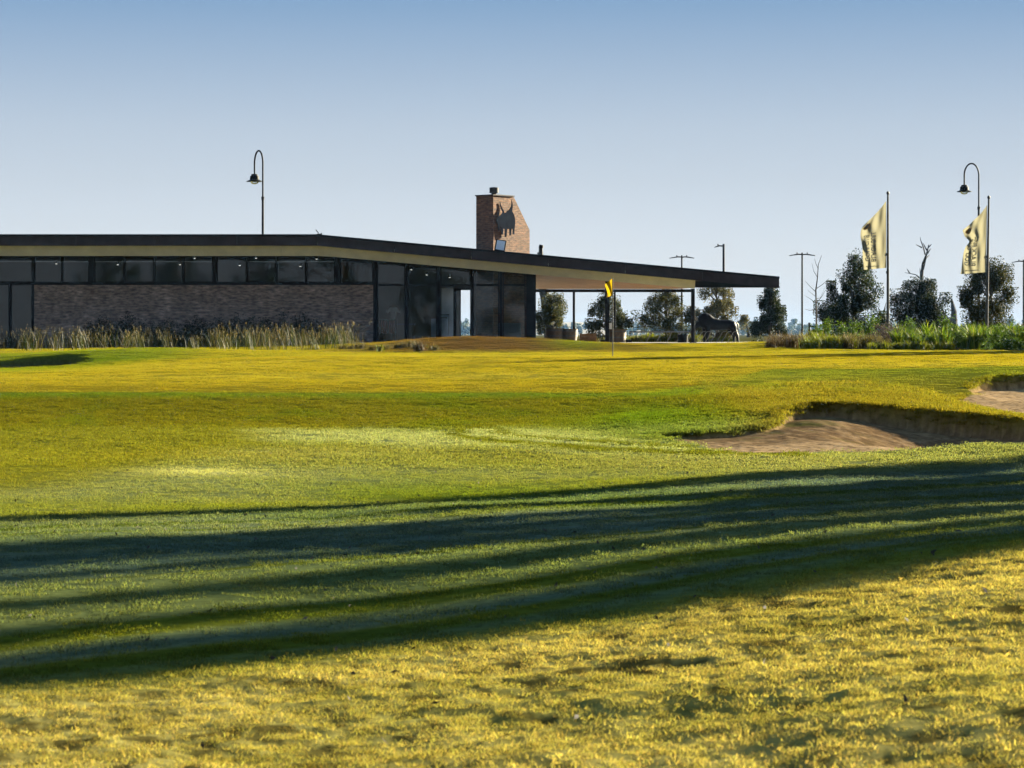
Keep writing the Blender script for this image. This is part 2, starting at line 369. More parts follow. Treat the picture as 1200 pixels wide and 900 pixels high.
def leafmat(name, tint2=(1.08, 1.05, .6, 1), trans=.45, gloss=.12, rough=.4, scale_attr='tint', inst=False):
    """leaf / blade: diffuse + translucent + a little gloss, coloured by a stored colour"""
    m, t, N, L, o = nt(name)
    a = N('ShaderNodeAttribute'); a.attribute_name = scale_attr
    if inst: a.attribute_type = 'INSTANCER'
    col = a.outputs['Color']
    if inst:   # little differences from blade to blade
        b = N('ShaderNodeAttribute'); b.attribute_name = 'shade'
        mu = N('ShaderNodeMix'); mu.data_type = 'RGBA'; mu.blend_type = 'MULTIPLY'; mu.inputs[0].default_value = 1
        L(col, mu.inputs[6]); L(b.outputs['Color'], mu.inputs[7]); col = mu.outputs[2]
    d = N('ShaderNodeBsdfDiffuse'); L(col, d.inputs[0])
    g = N('ShaderNodeMix'); g.data_type = 'RGBA'; g.blend_type = 'MULTIPLY'; g.inputs[0].default_value = 1
    g.inputs[7].default_value = tint2; L(col, g.inputs[6])
    tr = N('ShaderNodeBsdfTranslucent'); L(g.outputs[2], tr.inputs[0])
    m1 = N('ShaderNodeMixShader'); m1.inputs[0].default_value = trans; L(d.outputs[0], m1.inputs[1]); L(tr.outputs[0], m1.inputs[2])
    gl = N('ShaderNodeBsdfGlossy'); gl.inputs['Roughness'].default_value = rough; gl.inputs[0].default_value = (.8, .8, .8, 1)
    f = N('ShaderNodeFresnel'); f.inputs[0].default_value = 1.35
    k = N('ShaderNodeMath'); k.operation = 'MULTIPLY'; k.inputs[1].default_value = gloss; L(f.outputs[0], k.inputs[0])
    m2 = N('ShaderNodeMixShader'); L(k.outputs[0], m2.inputs[0]); L(m1.outputs[0], m2.inputs[1]); L(gl.outputs[0], m2.inputs[2])
    L(m2.outputs[0], o.inputs[0])
    return m
leafmat('leaf', trans=.30, gloss=.05, rough=.6)
leafmat('blade', trans=.38, gloss=.05, rough=.6)
leafmat('turf blade', trans=.45, gloss=.0, rough=.6, inst=True)
leafmat('flag cloth', (1, .97, .85, 1), trans=.5, gloss=.0)

def turf_ground():
    m, t, N, L, o = nt('turf')
    a = N('ShaderNodeAttribute'); a.attribute_name = 'tint'
    geo = N('ShaderNodeNewGeometry')
    n = N('ShaderNodeTexNoise'); n.inputs['Scale'].default_value = 9; n.inputs['Detail'].default_value = 8; n.inputs['Roughness'].default_value = .7
    L(geo.outputs['Position'], n.inputs['Vector'])
    r = ramp(t, [(.28, (.55, .55, .5)), (.72, (1.4, 1.4, 1.4))]); L(n.outputs[0], r.inputs[0])
    mu = N('ShaderNodeMix'); mu.data_type = 'RGBA'; mu.blend_type = 'MULTIPLY'; mu.inputs[0].default_value = .9
    L(a.outputs['Color'], mu.inputs[6]); L(r.outputs[0], mu.inputs[7])
    b = N('ShaderNodeBsdfDiffuse'); L(mu.outputs[2], b.inputs[0]); b.inputs[1].default_value = .6
    n2 = N('ShaderNodeTexNoise'); n2.inputs['Scale'].default_value = 30; n2.inputs['Detail'].default_value = 6
    L(geo.outputs['Position'], n2.inputs['Vector'])
    bp = N('ShaderNodeBump'); bp.inputs['Strength'].default_value = .5; bp.inputs['Distance'].default_value = .012
    L(n2.outputs[0], bp.inputs['Height']); L(bp.outputs[0], b.inputs['Normal'])
    L(b.outputs[0], o.inputs[0])
turf_ground()

# ------------------------------------------------------------------ object helpers
def tag(o, label=None, cat=None, group=None, kind=None):
    if label: o['label'] = label
    if cat: o['category'] = cat
    if group: o['group'] = group
    if kind: o['kind'] = kind
    return o
def thing(name, label, cat, loc=(0, 0, 0), rz=0, group=None):
    o = bpy.data.objects.new(name, None); COL.objects.link(o); o.empty_display_size = .2
    o.location = loc; o.rotation_euler = (0, 0, rz)
    return tag(o, label, cat, group)
def link(name, me, parent=None, loc=None, rz=0):
    o = bpy.data.objects.new(name, me); COL.objects.link(o)
    if parent: o.parent = parent
    if loc is not None: o.location = loc
    if rz: o.rotation_euler = (0, 0, rz)
    return o
class MB:
    """collects boxes, tubes, prisms, lathes; build() makes one mesh"""
    def __init__(s): s.v, s.f = [], []
    def add(s, v, f):
        n = len(s.v); s.v += [tuple(p) for p in v]; s.f += [tuple(i+n for i in q) for q in f]; return s
    def box(s, x0, x1, y0, y1, z0, z1, M=None):
        v = [Vector(p) for p in ((x0, y0, z0), (x1, y0, z0), (x1, y1, z0), (x0, y1, z0), (x0, y0, z1), (x1, y0, z1), (x1, y1, z1), (x0, y1, z1))]
        if M: v = [M@p for p in v]
        return s.add(v, [(0, 3, 2, 1), (4, 5, 6, 7), (0, 1, 5, 4), (1, 2, 6, 5), (2, 3, 7, 6), (3, 0, 4, 7)])
    def prism(s, pts, off):
        """closed polygon of 3D points pushed along off"""
        n = len(pts); off = Vector(off); pts = [Vector(p) for p in pts]
        v = pts+[p+off for p in pts]
        f = [tuple(range(n))[::-1], tuple(range(n, 2*n))]+[(i, (i+1) % n, (i+1) % n+n, i+n) for i in range(n)]
        return s.add(v, f)
    def tube(s, pts, rad, n=8, cap=True):
        pts = [Vector(p) for p in pts]; m = len(pts)
        if not hasattr(rad, '__len__'): rad = [rad]*m
        v, f = [], []; ref = None
        for i, p in enumerate(pts):
            d = (pts[min(i+1, m-1)]-pts[max(i-1, 0)]).normalized()
            if ref is None: ref = d.orthogonal().normalized()
            ref = (ref-d*ref.dot(d)); ref = ref.normalized() if ref.length > 1e-6 else d.orthogonal().normalized()
            b = d.cross(ref)
            for k in range(n):
                a = 2*math.pi*k/n; v.append(p+(ref*math.cos(a)+b*math.sin(a))*rad[i])
        for i in range(m-1):
            for k in range(n):
                f.append((i*n+k, i*n+(k+1) % n, (i+1)*n+(k+1) % n, (i+1)*n+k))
        if cap: f += [tuple(range(n))[::-1], tuple(range((m-1)*n, m*n))]
        return s.add(v, f)
    def lathe(s, prof, c=(0, 0, 0), n=20):
        v, f = [], []; m = len(prof)
        for r, z in prof:
            for k in range(n):
                a = 2*math.pi*k/n; v.append((c[0]+r*math.cos(a), c[1]+r*math.sin(a), c[2]+z))
        for i in range(m-1):
            for k in range(n): f.append((i*n+k, i*n+(k+1) % n, (i+1)*n+(k+1) % n, (i+1)*n+k))
        f += [tuple(range(n))[::-1], tuple(range((m-1)*n, m*n))]
        return s.add(v, f)
    def build(s, name, mat, parent=None, smooth=False, uv=False, bevel=0, loc=None):
        me = bpy.data.meshes.new(name); me.from_pydata(s.v, [], s.f); me.materials.append(MATS[mat]); me.update()
        if smooth:
            me.polygons.foreach_set('use_smooth', [True]*len(me.polygons))
            me.set_sharp_from_angle(angle=R(40))
        if uv:
            lay = me.uv_layers.new(name='UVMap')
            for p in me.polygons:
                nn = p.normal
                h = Vector((-nn.y, nn.x, 0)); h = h.normalized() if h.length > .1 else Vector((1, 0, 0))
                vv = Vector((0, 0, 1)) if abs(nn.z) < .7 else nn.cross(h)
                for li in p.loop_indices:
                    co = me.vertices[me.loops[li].vertex_index].co
                    lay.data[li].uv = (co.dot(h), co.dot(vv))
        o = link(name, me, parent, loc)
        if bevel:
            b = o.modifiers.new('bevel', 'BEVEL'); b.width = bevel; b.segments = 2; b.limit_method = 'ANGLE'
        return o

def np_mesh(name, V_, Q, mat, tint=None, attr='tint', smooth=False, domain='POINT'):
    """quads mesh from arrays; Q (m,4) or (m,3)"""
    me = bpy.data.meshes.new(name); k = Q.shape[1]
    me.vertices.add(len(V_)); me.vertices.foreach_set('co', V_.astype(np.float32).ravel())
    me.loops.add(Q.size); me.loops.foreach_set('vertex_index', Q.astype(np.int32).ravel())
    me.polygons.add(len(Q)); me.polygons.foreach_set('loop_start', np.arange(0, Q.size, k, dtype=np.int32))
    if smooth: me.polygons.foreach_set('use_smooth', np.ones(len(Q), bool))
    if tint is not None:
        a = me.attributes.new(attr, 'FLOAT_COLOR', 'POINT')
        a.data.foreach_set('color', np.concatenate([tint, np.ones((len(tint), 1))], 1).astype(np.float32).ravel())
    me.materials.append(MATS[mat]); me.update(); me.validate()
    return me

# ------------------------------------------------------------------ the ground sheet
def build_ground():
    ys = np.concatenate([np.arange(-5, 7, .5), np.arange(7, 30, .075), np.arange(30, 58, .055), np.arange(58, 76, .09), np.arange(76, 100, .2), np.arange(100, 140, 2.5),
                         np.geomspace(142, 1950, 30)])
    u0 = np.linspace(-.235, .235, 460)
    uo = .235+np.cumsum(np.geomspace(.003, .9, 34))
    us = np.concatenate([-uo[::-1], u0, uo])
    UU, YY = np.meshgrid(us, ys)
    XX = np.clip((YY+.0+np.where(YY < 7, (7-YY)*1.0, 0))*UU, -790, 790)
    x, y = XX.ravel(), YY.ravel()
    z, d1, d2, d3 = ground(x, y, True)
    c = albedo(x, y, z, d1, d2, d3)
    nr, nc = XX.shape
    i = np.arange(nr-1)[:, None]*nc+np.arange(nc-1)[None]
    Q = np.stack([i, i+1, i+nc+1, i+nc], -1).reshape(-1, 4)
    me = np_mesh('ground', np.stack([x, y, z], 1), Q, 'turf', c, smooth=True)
    o = link('ground', me); tag(o, 'golf course ground with mown turf, rough and sand bunkers', 'ground', kind='structure')
build_ground()

# ------------------------------------------------------------------ turf: blades scattered over the ground
HID = bpy.data.collections.new('blade_sources')       # never linked to the scene
def blades_mesh(name, n, rad, h, w, lean, seed, tip=.25, dead=0.0, seg=2, taper=1.0, vary=.35):
    g = np.random.default_rng(seed)
    a = g.uniform(0, 2*np.pi, n); rr = rad*np.sqrt(g.uniform(0, 1, n))
    base = np.stack([rr*np.cos(a), rr*np.sin(a), np.full(n, -.1*h[0])], 1)
    hh = g.uniform(h[0], h[1], n); th = g.uniform(0, 2*np.pi, n); ln = g.uniform(lean[0], lean[1], n)
    dr = np.stack([np.cos(th), np.sin(th), np.zeros(n)], 1)
    fa = g.uniform(0, 2*np.pi, n); sd = np.stack([np.cos(fa), np.sin(fa), np.zeros(n)], 1)*(w*g.uniform(.6, 1.3, n))[:, None]*.5
    vs = []
    for s in range(seg+1):
        t = s/seg; c = base+dr*(hh*ln*t**1.7)[:, None]; c[:, 2] += hh*t*(1-.35*ln*t)
        k = (1-t)**.6*taper if s < seg else tip*.2
        vs += [c-sd*k, c+sd*k]
    V_ = np.stack(vs, 1).reshape(-1, 3); st = 2*(seg+1)
    b = np.arange(n)[:, None]*st
    Q = np.concatenate([np.concatenate([b+2*s, b+2*s+1, b+2*s+3, b+2*s+2], 1) for s in range(seg)])
    sh = g.uniform(1-vary, 1+vary, n)[:, None]*np.stack([g.uniform(.9, 1.15, n), g.uniform(.92, 1.1, n), g.uniform(.8, 1.2, n)], 1)
    if dead: m = g.uniform(0, 1, n) < dead; sh[m] *= np.array([1.3, 1.15, 1.2])
    return np_mesh(name, V_, Q, 'turf blade', np.repeat(sh, st, 0), 'shade')

def scatter(name, label, pts, col, sources, seed, scl=(.8, 1.25), tilt=.1):
    g = np.random.default_rng(seed); n = len(pts)
    src = bpy.data.collections.new(name+'_source')
    for k, me in enumerate(sources):
        src.objects.link(bpy.data.objects.new('%s_%02d' % (name, k), me))
    me = bpy.data.meshes.new(name); me.vertices.add(n); me.vertices.foreach_set('co', pts.astype(np.float32).ravel())
    def at_(nm, ty, key, arr): me.attributes.new(nm, ty, 'POINT').data.foreach_set(key, arr.astype(np.float32 if ty != 'INT' else np.int32).ravel())
    at_('rot', 'FLOAT_VECTOR', 'vector', np.stack([g.normal(0, tilt, n), g.normal(0, tilt, n), g.uniform(0, 6.283, n)], 1))
    at_('scl', 'FLOAT', 'value', g.uniform(scl[0], scl[1], n)); at_('idx', 'INT', 'value', g.integers(0, len(sources), n))
    at_('tint', 'FLOAT_COLOR', 'color', np.concatenate([col, np.ones((n, 1))], 1))
    o = link(name, me); tag(o, label, 'grass', kind='stuff')
    ng = bpy.data.node_groups.new(name, 'GeometryNodeTree')
    ng.interface.new_socket('Geometry', in_out='INPUT', socket_type='NodeSocketGeometry'); ng.interface.new_socket('Geometry', in_out='OUTPUT', socket_type='NodeSocketGeometry')
    N, L = ng.nodes.new, ng.links.new
    gi, go = N('NodeGroupInput'), N('NodeGroupOutput')
    ip = N('GeometryNodeInstanceOnPoints'); ci = N('GeometryNodeCollectionInfo'); ci.inputs[0].default_value = src
    ci.inputs[1].default_value = True; ci.inputs[2].default_value = True
    def na(nm, ty):
        a = N('GeometryNodeInputNamedAttribute'); a.data_type = ty; a.inputs[0].default_value = nm; return a.outputs[0]
    L(gi.outputs[0], ip.inputs['Points']); L(ci.outputs[0], ip.inputs['Instance']); ip.inputs['Pick Instance'].default_value = True
    L(na('idx', 'INT'), ip.inputs['Instance Index']); L(na('rot', 'FLOAT_VECTOR'), ip.inputs['Rotation']); L(na('scl', 'FLOAT'), ip.inputs['Scale'])
    L(ip.outputs[0], go.inputs[0])
    o.modifiers.new('scatter', 'NODES').node_group = ng
    return o

def wedge(n, y0, y1, seed, half=.245):
    g = np.random.default_rng(seed)
    y = np.sqrt(g.uniform(y0*y0, y1*y1, n)); x = g.uniform(-1, 1, n)*(half*y+5.0)
    return x, y
def colour_at(x, y, jit=.12, seed=0):
    z, d1, d2, d3 = ground(x, y, True)
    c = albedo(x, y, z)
    g = np.random.default_rng(seed)
    return z, c*g.uniform(1-jit, 1+jit, len(x))[:, None], np.maximum(np.maximum(d1, d2), d3)

# near rough
x, y = wedge(185000, 8.2, 27, 1)
rm = rough_mask(x, y); k = np.random.default_rng(5).uniform(0, 1, len(x)) < rm*(1-.8*sstep(.1, .42, rough_gap(x, y)))
x, y = x[k], y[k]; z, c, _ = colour_at(x, y, .18, 2)
clump = 1+.5*fbm(x*1.6, y*1.6, 15, 2)
o = scatter('rough_grass', 'yellow winter rough in the near foreground', np.stack([x, y, z], 1), c*1.12,
        [blades_mesh('rough_blades', 30, .05, (.009, .025), .0036, (.3, 1.6), 100+i, dead=.1, vary=.22) for i in range(7)], 3, (.6, 1.4), .2)
# fairway
x, y = wedge(38000, 8.8, 45.2, 11)
k = np.random.default_rng(6).uniform(0, 1, len(x)) > rough_mask(x, y)*.9
x, y = x[k], y[k]; z, c, d = colour_at(x, y, .10, 12); k = d < -.02; x, y, z, c = x[k], y[k], z[k], c[k]
k = (y < 31)
fw = [blades_mesh('fairway_blades', 90, .15, (.010, .021), .006, (.1, .9), 120+i) for i in range(5)]
fw2 = [blades_mesh('fairway_far_blades', 90, .20, (.012, .024), .011, (.1, .9), 140+i) for i in range(5)]
scatter('fairway_grass', 'short frosted fairway grass with long tree shadows across it', np.stack([x, y, z], 1)[k], c[k]*1.12, fw, 13)
scatter('apron_grass', 'short grass of the far fairway and the apron before the green', np.stack([x, y, z], 1)[~k], c[~k]*1.12, fw2, 14)
# green and everything beyond
x, y = wedge(19000, 44, 90, 21)
z, c, d = colour_at(x, y, .05, 22); k = (d < -.03) & (garden_mask(x, y) < .3); x, y, z, c = x[k], y[k], z[k], c[k]
scatter('green_grass', 'golden closely mown grass of the putting green and its banks', np.stack([x, y, z], 1), c*1.25,
        [blades_mesh('green_blades', 110, .34, (.006, .012), .016, (.1, .9), 160+i, vary=.16) for i in range(5)], 23, (.9, 1.2), .04)
# tufts of long grass on the bunker mound and hanging over the lips
g = np.random.default_rng(31)
pts = []
for B, n in ((BUNK1, 1500), (BUNK2, 700)):
    for _ in range(n):
        i = g.integers(0, len(B)); a, b = B[i], B[(i+1) % len(B)]; p = a+(b-a)*g.uniform()
        pts.append(p+g.normal(0, .05, 2))
pts = np.array(pts); x, y = pts[:, 0], pts[:, 1]
z, c, d = colour_at(x, y, .2, 32); k = (d < .03) & (d > -.35)
# only where the edge is a lip: ground inside lies lower on the camera side
zi = ground(x, y-.35); k &= (zi < z-.06)
x, y, z, c = x[k], y[k], z[k], c[k]
lipb = [blades_mesh('lip_blades', 46, .10, (.035, .085), .011, (.4, 1.4), 180+i, dead=.2) for i in range(4)]
scatter('bunker_lip_grass', 'ragged grass along the lips of the bunkers', np.stack([x, y, z], 1), c, lipb, 33, (.6, 1.2), .2)
x = g.uniform(3.2, 15.5, 6800); y = g.uniform(35.5, 49, 6800)
z, c, d = colour_at(x, y, .2, 34); k = (d < -.03) & (g.uniform(0, 1, len(x)) < sstep(-.25, .5, fbm(x*1.2, y*1.2, 44, 3))) & (x < .245*y+4) & (y > 36.2)
x, y, z, c = x[k], y[k], z[k], c[k]
scatter('mound_grass', 'tufty yellow grass on the mound behind the big bunker', np.stack([x, y, z], 1), c*1.05, [blades_mesh('mound_blades', 46, .13, (.025, .06), .012, (.3, 1.1), 190+i, dead=.25) for i in range(4)], 35, (.6, 1.3), .15)
# ------------------------------------------------------------------ trees and plants
def leaves(cent, size, g, tint, droop=.3, ratio=.45, var=.35, warm=.08):
    """one bent leaf per centre -> vertices, quads, colours"""
    n = len(cent); a = g.normal(0, 1, (n, 3)); a[:, 2] -= droop; a /= np.linalg.norm(a, axis=1)[:, None]
    b = np.cross(a, g.normal(0, 1, (n, 3))); b /= np.linalg.norm(b, axis=1)[:, None]
    l = (size*g.uniform(.6, 1.4, n))[:, None]; w = l*ratio*.5; nn = np.cross(a, b)
    V_ = np.stack([cent-a*l*.5, cent+b*w+nn*l*.06, cent+a*l*.5, cent-b*w+nn*l*.06], 1).reshape(-1, 3)
    c = np.array(tint)*g.uniform(1-var, 1+var, n)[:, None]
    m = g.uniform(0, 1, n) < warm; c[m] = c[m]*np.array([2.2, 1.6, .8])
    return V_, np.arange(4*n).reshape(n, 4), np.repeat(c, 4, 0)

def crown_centres(g, n, z0, h, prof, k, sig, shell=.6, gap=0):
    t = g.beta(1.15, 1.15, k); ts, rs = zip(*prof); r = np.interp(t, ts, rs)
    a = g.uniform(0, 2*np.pi, k); rr = r*(shell+(1-shell)*g.uniform(0, 1, k))*np.where(g.uniform(0, 1, k) < .35, .45, 1)
    cc = np.stack([rr*np.cos(a), rr*np.sin(a), z0+t*h], 1)
    wgt = g.uniform(.4, 1.6, k)*(r+.15*max(rs)); wgt /= wgt.sum()
    i = g.choice(k, n, p=wgt); s = sig*g.uniform(.6, 1.4, k)
    p = cc[i]+np.clip(g.normal(0, 1, (n, 3)), -1.6, 1.6)*s[i][:, None]*np.array([1, 1, 1.1])
    return p, cc

def tree(name, label, px, Y, top, halfw, prof, seed, n=4200, leaf=.10, tint=(.045, .062, .026), base=None, bark='bark', group=None, clumps=70, sig=None, cat='tree', X=None, height=None, limbs=22, shell=.6, warm=.08, var=.4):
    g = np.random.default_rng(seed)
    X = xat(px, Y) if X is None else X
    zb = gz(X, Y) if base is None else base
    H = zat(top, Y)-zb if height is None else height
    root = thing(name, label, cat, (X, Y, zb-.03), 0, group)
    r = halfw*Y/F if height is None else halfw
    prof = [(t, k*r) for t, k in prof]; z0 = H*.12
    sig = sig or .13*r+.05
    p, cc = crown_centres(g, n, z0, H*.9-sig, prof, clumps, sig*.92, shell)
    V_, Q, c = leaves(p, leaf, g, np.array(tint)*np.array([.44, .50, .44] if name == 'dark_tree' else [.56, .58, .52]), warm=warm, var=var)
    link('crown', np_mesh('crown', V_, Q, 'leaf', c), root)
    b = MB(); k = 7; pts = [(.03*r*math.sin(3*i+seed), .03*r*math.cos(2*i+seed), H*.9*i/k) for i in range(k+1)]
    r0 = .022*H+.02; b.tube(pts, [r0*(1-.85*i/k) for i in range(k+1)], 8)
    for q in cc[np.argsort(g.uniform(size=len(cc)))[:limbs]]:
        s = max(.1*H, q[2]-.35*np.hypot(q[0], q[1])-.08*H)
        m = ((q[0])*.5, (q[1])*.5, (s+q[2])*.5+.03*H)
        b.tube([(0, 0, s), m, tuple(q)], [r0*.42, r0*.30, r0*.12], 5)
    b.build('trunk', bark, root, smooth=True)
    return root

BUSHY = [(0, .8), (.15, 1), (.35, 1), (.52, .82), (.7, .62), (.86, .40), (1, .12)]
EGG = [(0, .7), (.2, .95), (.42, 1), (.63, .9), (.8, .68), (.93, .4), (1, .15)]
SPIKE = [(0, .8), (.2, 1), (.45, .8), (.65, .5), (.85, .22), (1, .06)]
TG = 'trees beyond the clubhouse and flags'
tree('young_tree', 'grey green bushy tree seen through the terrace beside the wide dark corner column', 647, 118, 342, 22, EGG, 1, 11000, .09, (.08, .088, .045), group=TG, clumps=46, sig=.16, warm=.15)
tree('young_tree', 'loose grey green tree behind the thick terrace post and golf flag', 711, 118, 341, 29, BUSHY, 2, 13000, .09, (.060, .070, .035), group=TG, clumps=48, sig=.16, warm=.12)
tree('young_tree', 'pale tipped tree below the roof behind the double headed pole', 781, 122, 337, 40, BUSHY, 3, 17000, .09, (.075, .080, .036), group=TG, clumps=64, sig=.17, warm=.18)
tree('young_tree', 'olive tree rising behind the black bull statue', 840, 122, 329, 36, EGG, 4, 17000, .09, (.082, .080, .032), group=TG, clumps=56, sig=.17, warm=.2)
tree('dark_tree', 'narrow dark tree standing just past the pointed end of the roof', 902, 112, 331, 22, SPIKE, 5, 19000, .085, (.030, .042, .026), group=TG, clumps=50, sig=.16, warm=.12)
tree('dark_tree', 'big dark pointed tree between the bare sapling and the first banner flag', 1001, 100, 298, 39, BUSHY, 6, 30000, .085, (.032, .046, .026), group=TG, clumps=66, sig=.19, limbs=34, warm=.12)
tree('dark_tree', 'rounded dark tree with a dead branch rising behind its top', 1079, 104, 324, 35, EGG, 7, 27000, .085, (.026, .036, .026), group=TG, clumps=60, sig=.19, limbs=34, warm=.1)
tree('dark_tree', 'broad dark tree with yellowed right side behind the second banner flag', 1161, 102, 305, 38, EGG, 8, 30000, .085, (.042, .046, .020), group=TG, clumps=62, sig=.19, limbs=34, warm=.32)

# the row beside the fairway whose shadows lie across it (out of the picture to the right)
def side_tree(s, t, H, r, prof, seed, n, label, leaf=.24):
    p = s*V+t*U; H *= 1.38
    tree('fairway_tree', label, 0, p[1], 0, r, prof, seed, n, leaf, (.04, .055, .025), X=float(p[0]), height=H, group='trees along the fairway', clumps=90, sig=.22, shell=.35, limbs=30)
FULL = [(0, 1), (.18, 1), (.36, .8), (.5, .55), (.7, .42), (.9, .3), (1, .12)]
STEM = [(0, 1), (.22, .95), (.34, .6), (.48, .42), (.7, .34), (.9, .24), (1, .1)]
VASE = [(0, .25), (.2, .5), (.4, .8), (.65, 1), (.85, .7), (1, .25)]
side_tree(-20.05, 47, 11.5, 1.05, STEM, 21, 7000, 'slim tall tree whose shadow is the thin far stripe on the fairway')
side_tree(-16.75, 44, 11.0, 1.3, STEM, 22, 8000, 'tall tree whose shadow makes the upper edge of the widest stripe')
side_tree(-15.75, 49, 12.8, 1.5, FULL, 26, 10000, 'stout tall tree whose shadow fills the widest stripe on the fairway')
side_tree(-14.75, 46, 11.2, 1.1, STEM, 29, 7000, 'tall tree whose shadow makes the lower edge of the widest stripe')
side_tree(-13.35, 41, 7.4, .8, STEM, 23, 5000, 'thin tree whose shadow is the slim streak below the widest stripe')
side_tree(-12.1, 44, 9.6, .6, STEM, 30, 5000, 'thin tree whose shadow is the lone faint middle streak')
side_tree(-11.4, 40, 7.0, .7, [(0, .8), (.3, 1), (.5, .5), (1, .1)], 31, 4000, 'small tree whose shadow lies just above the lowest stripe')
side_tree(-10.55, 42, 12.0, .55, VASE, 24, 7000, 'vase shaped tree whose shadow edges the yellow rough')
side_tree(-18.2, 38, 4.4, 1.3, [(0, 1), (.3, .9), (.6, .5), (1, .1)], 25, 7000, 'short bushy tree whose shadow ends beside the big bunker')
side_tree(-46.6, 73, 6.6, 1.3, FULL, 27, 5000, 'bushy tree whose shadow crosses the back of the putting green')
side_tree(-45.2, 70, 4.4, 1.0, FULL, 28, 4000, 'small tree whose shadow lies below the flag garden bed')

for k_, (x_, y_, h_, r_) in enumerate(((-47, -78, 13, 4.2), (-39, -84, 15, 4.6), (-29, -76, 12, 4.0), (-20, -82, 16, 4.8), (-10, -78, 13, 4.3), (-1, -84, 15, 4.6), (-66, -80, 14, 4.0))):
    tree('fairway_tree', 'tall tree behind the photographer that darkens the reflections in the clubhouse windows', 0, y_, 0, r_, EGG, 60+k_, 3500, .5, (.04, .055, .025), X=float(x_), height=h_, base=0.0, group='trees reflected in the windows', clumps=60, sig=.5, shell=.4, limbs=12)

def dead_tree(label, px, Y, trunk, branches, rad, cat='dead tree', base=1.2, mat='dead wood', name='dead_tree'):
    """trunk and branches given as picture rows and columns at one distance, with some depth added"""
    root = thing(name, label, cat, (xat(px, Y), Y, base))
    g = random.Random(px)
    def P(q, i): return (xat(q[0], Y)-xat(px, Y), (g.random()-.5)*.04*Y*(i > 0)*.3, zat(q[1], Y)-base)
    pts = [(0, 0, 0)]+[P(q, i+1) for i, q in enumerate(trunk)]
    b = MB(); k = len(pts)-1; b.tube(pts, [rad*(1-.8*i/k) for i in range(k+1)], 7); b.build('trunk', mat, root, smooth=True)
    for br in branches:
        b = MB(); pp = [P(q, i) for i, q in enumerate(br)]; b.tube(pp, [rad*.32*(1-.75*i/(len(pp)-1)) for i in range(len(pp))], 5)
        b.build('branch', mat, root, smooth=True)
    return root
dead_tree('tall dead tree trunk leaning behind the roof beside the brick chimney', 646, 240, [(643, 372), (639, 350), (635, 325), (634, 300), (633, 288)], [[(640, 355), (634, 345), (632, 338)], [(633, 300), (630, 296)], [(641, 352), (645, 345)]], .75)
dead_tree('bare dead branch rising above the rounded dark tree', 1079, 210, [(1078, 345), (1080, 322), (1084, 308), (1084, 298), (1089, 287)], [[(1084, 298), (1080, 290), (1079, 282), (1078, 278)], [(1079, 327), (1073, 322), (1063, 319)], [(1079, 325), (1077, 314)], [(1085, 303), (1092, 298)], [(1082, 316), (1086, 304), (1087, 295)], [(1088, 290), (1092, 286)], [(1080, 290), (1076, 286)], [(1086, 293), (1083, 284)], [(1066, 320), (1061, 315)], [(1087, 297), (1090, 291)]], .22)
dead_tree('splintered grey stump spire between two dark trees', 1117, 330, [(1117, 385), (1115, 365), (1114, 352)], [[(1118, 388), (1119, 372), (1118, 364)], [(1116, 380), (1109, 370), (1107, 364)]], .85)
dead_tree('slanting dead tree far off past the bull statue', 877, 380, [(876, 385), (873, 375)], [[(876, 388), (880, 380)]], .35)
dead_tree('thin bare tree just past the big dark pointed tree', 1040, 108, [(1038, 380), (1036, 365), (1037, 355)], [[(1037, 372), (1031, 362), (1030, 356)], [(1036, 366), (1040, 358)]], .06, 'bare tree', 1.3)

def sapling():
    Y = 93; px = 957; base = gz(xat(px, Y), Y)
    root = thing('bare_sapling', 'leafless young tree tied between two stakes beside the double headed pole', 'sapling', (xat(px, Y), Y, base))
    def P(q, d=0): return (xat(q[0], Y)-xat(px, Y), d, zat(q[1], Y)-base)
    b = MB(); b.tube([(0, 0, 0), P((956.5, 360)), P((956, 340)), P((958, 325)), P((959, 310)), P((963, 299))], [.04, .032, .026, .018, .012, .006], 6); b.build('trunk', 'bark', root, smooth=True)
    for br, d in (([(956, 355), (950, 350), (944, 346)], .3), ([(957, 355), (963, 347), (966, 340)], -.3), ([(956, 342), (950, 336), (944, 329)], .2), ([(957, 338), (964, 333), (971, 326)], -.2),
                  ([(958, 325), (954, 318), (952, 308)], .15), ([(956, 362), (949, 364), (942, 362)], -.2), ([(959, 315), (956, 309), (954, 303)], -.1), ([(957, 350), (962, 349), (968, 336)], .3), ([(956.5, 348), (946, 340)], -.2)):
        b = MB(); b.tube([P(q, d*i/2) for i, q in enumerate(br)], [.014, .009, .004][:len(br)] if len(br) > 2 else [.012, .005], 5); b.build('branch', 'bark', root, smooth=True)
    for px2, lab, top in ((948, 'dark timber stake on the lamp side of the bare sapling', 378), (970, 'dark timber stake on the big tree side of the bare sapling', 378)):
        st = thing('tree_stake', lab, 'stake', (xat(px2, Y), Y-.1, gz(xat(px2, Y), Y)-.1), 0, 'stakes of the bare sapling')
        b = MB(); b.box(-.04, .04, -.04, .04, 0, zat(top, Y)-gz(xat(px2, Y), Y)+.1); b.build('post', 'bark', st, bevel=.008)
        yy = 382 if px2 < 957 else 387
        b = MB(); x1 = xat(957, Y)-xat(px2, Y); z = zat(yy, Y)-gz(xat(px2, Y), Y)+.1
        b.prism([(0, -.046, z-.04), (x1, .06, z-.06), (x1, .06, z+.0), (0, -.046, z+.04)], (0, -.012, 0)); b.build('tie', 'black paint', st)
sapling()

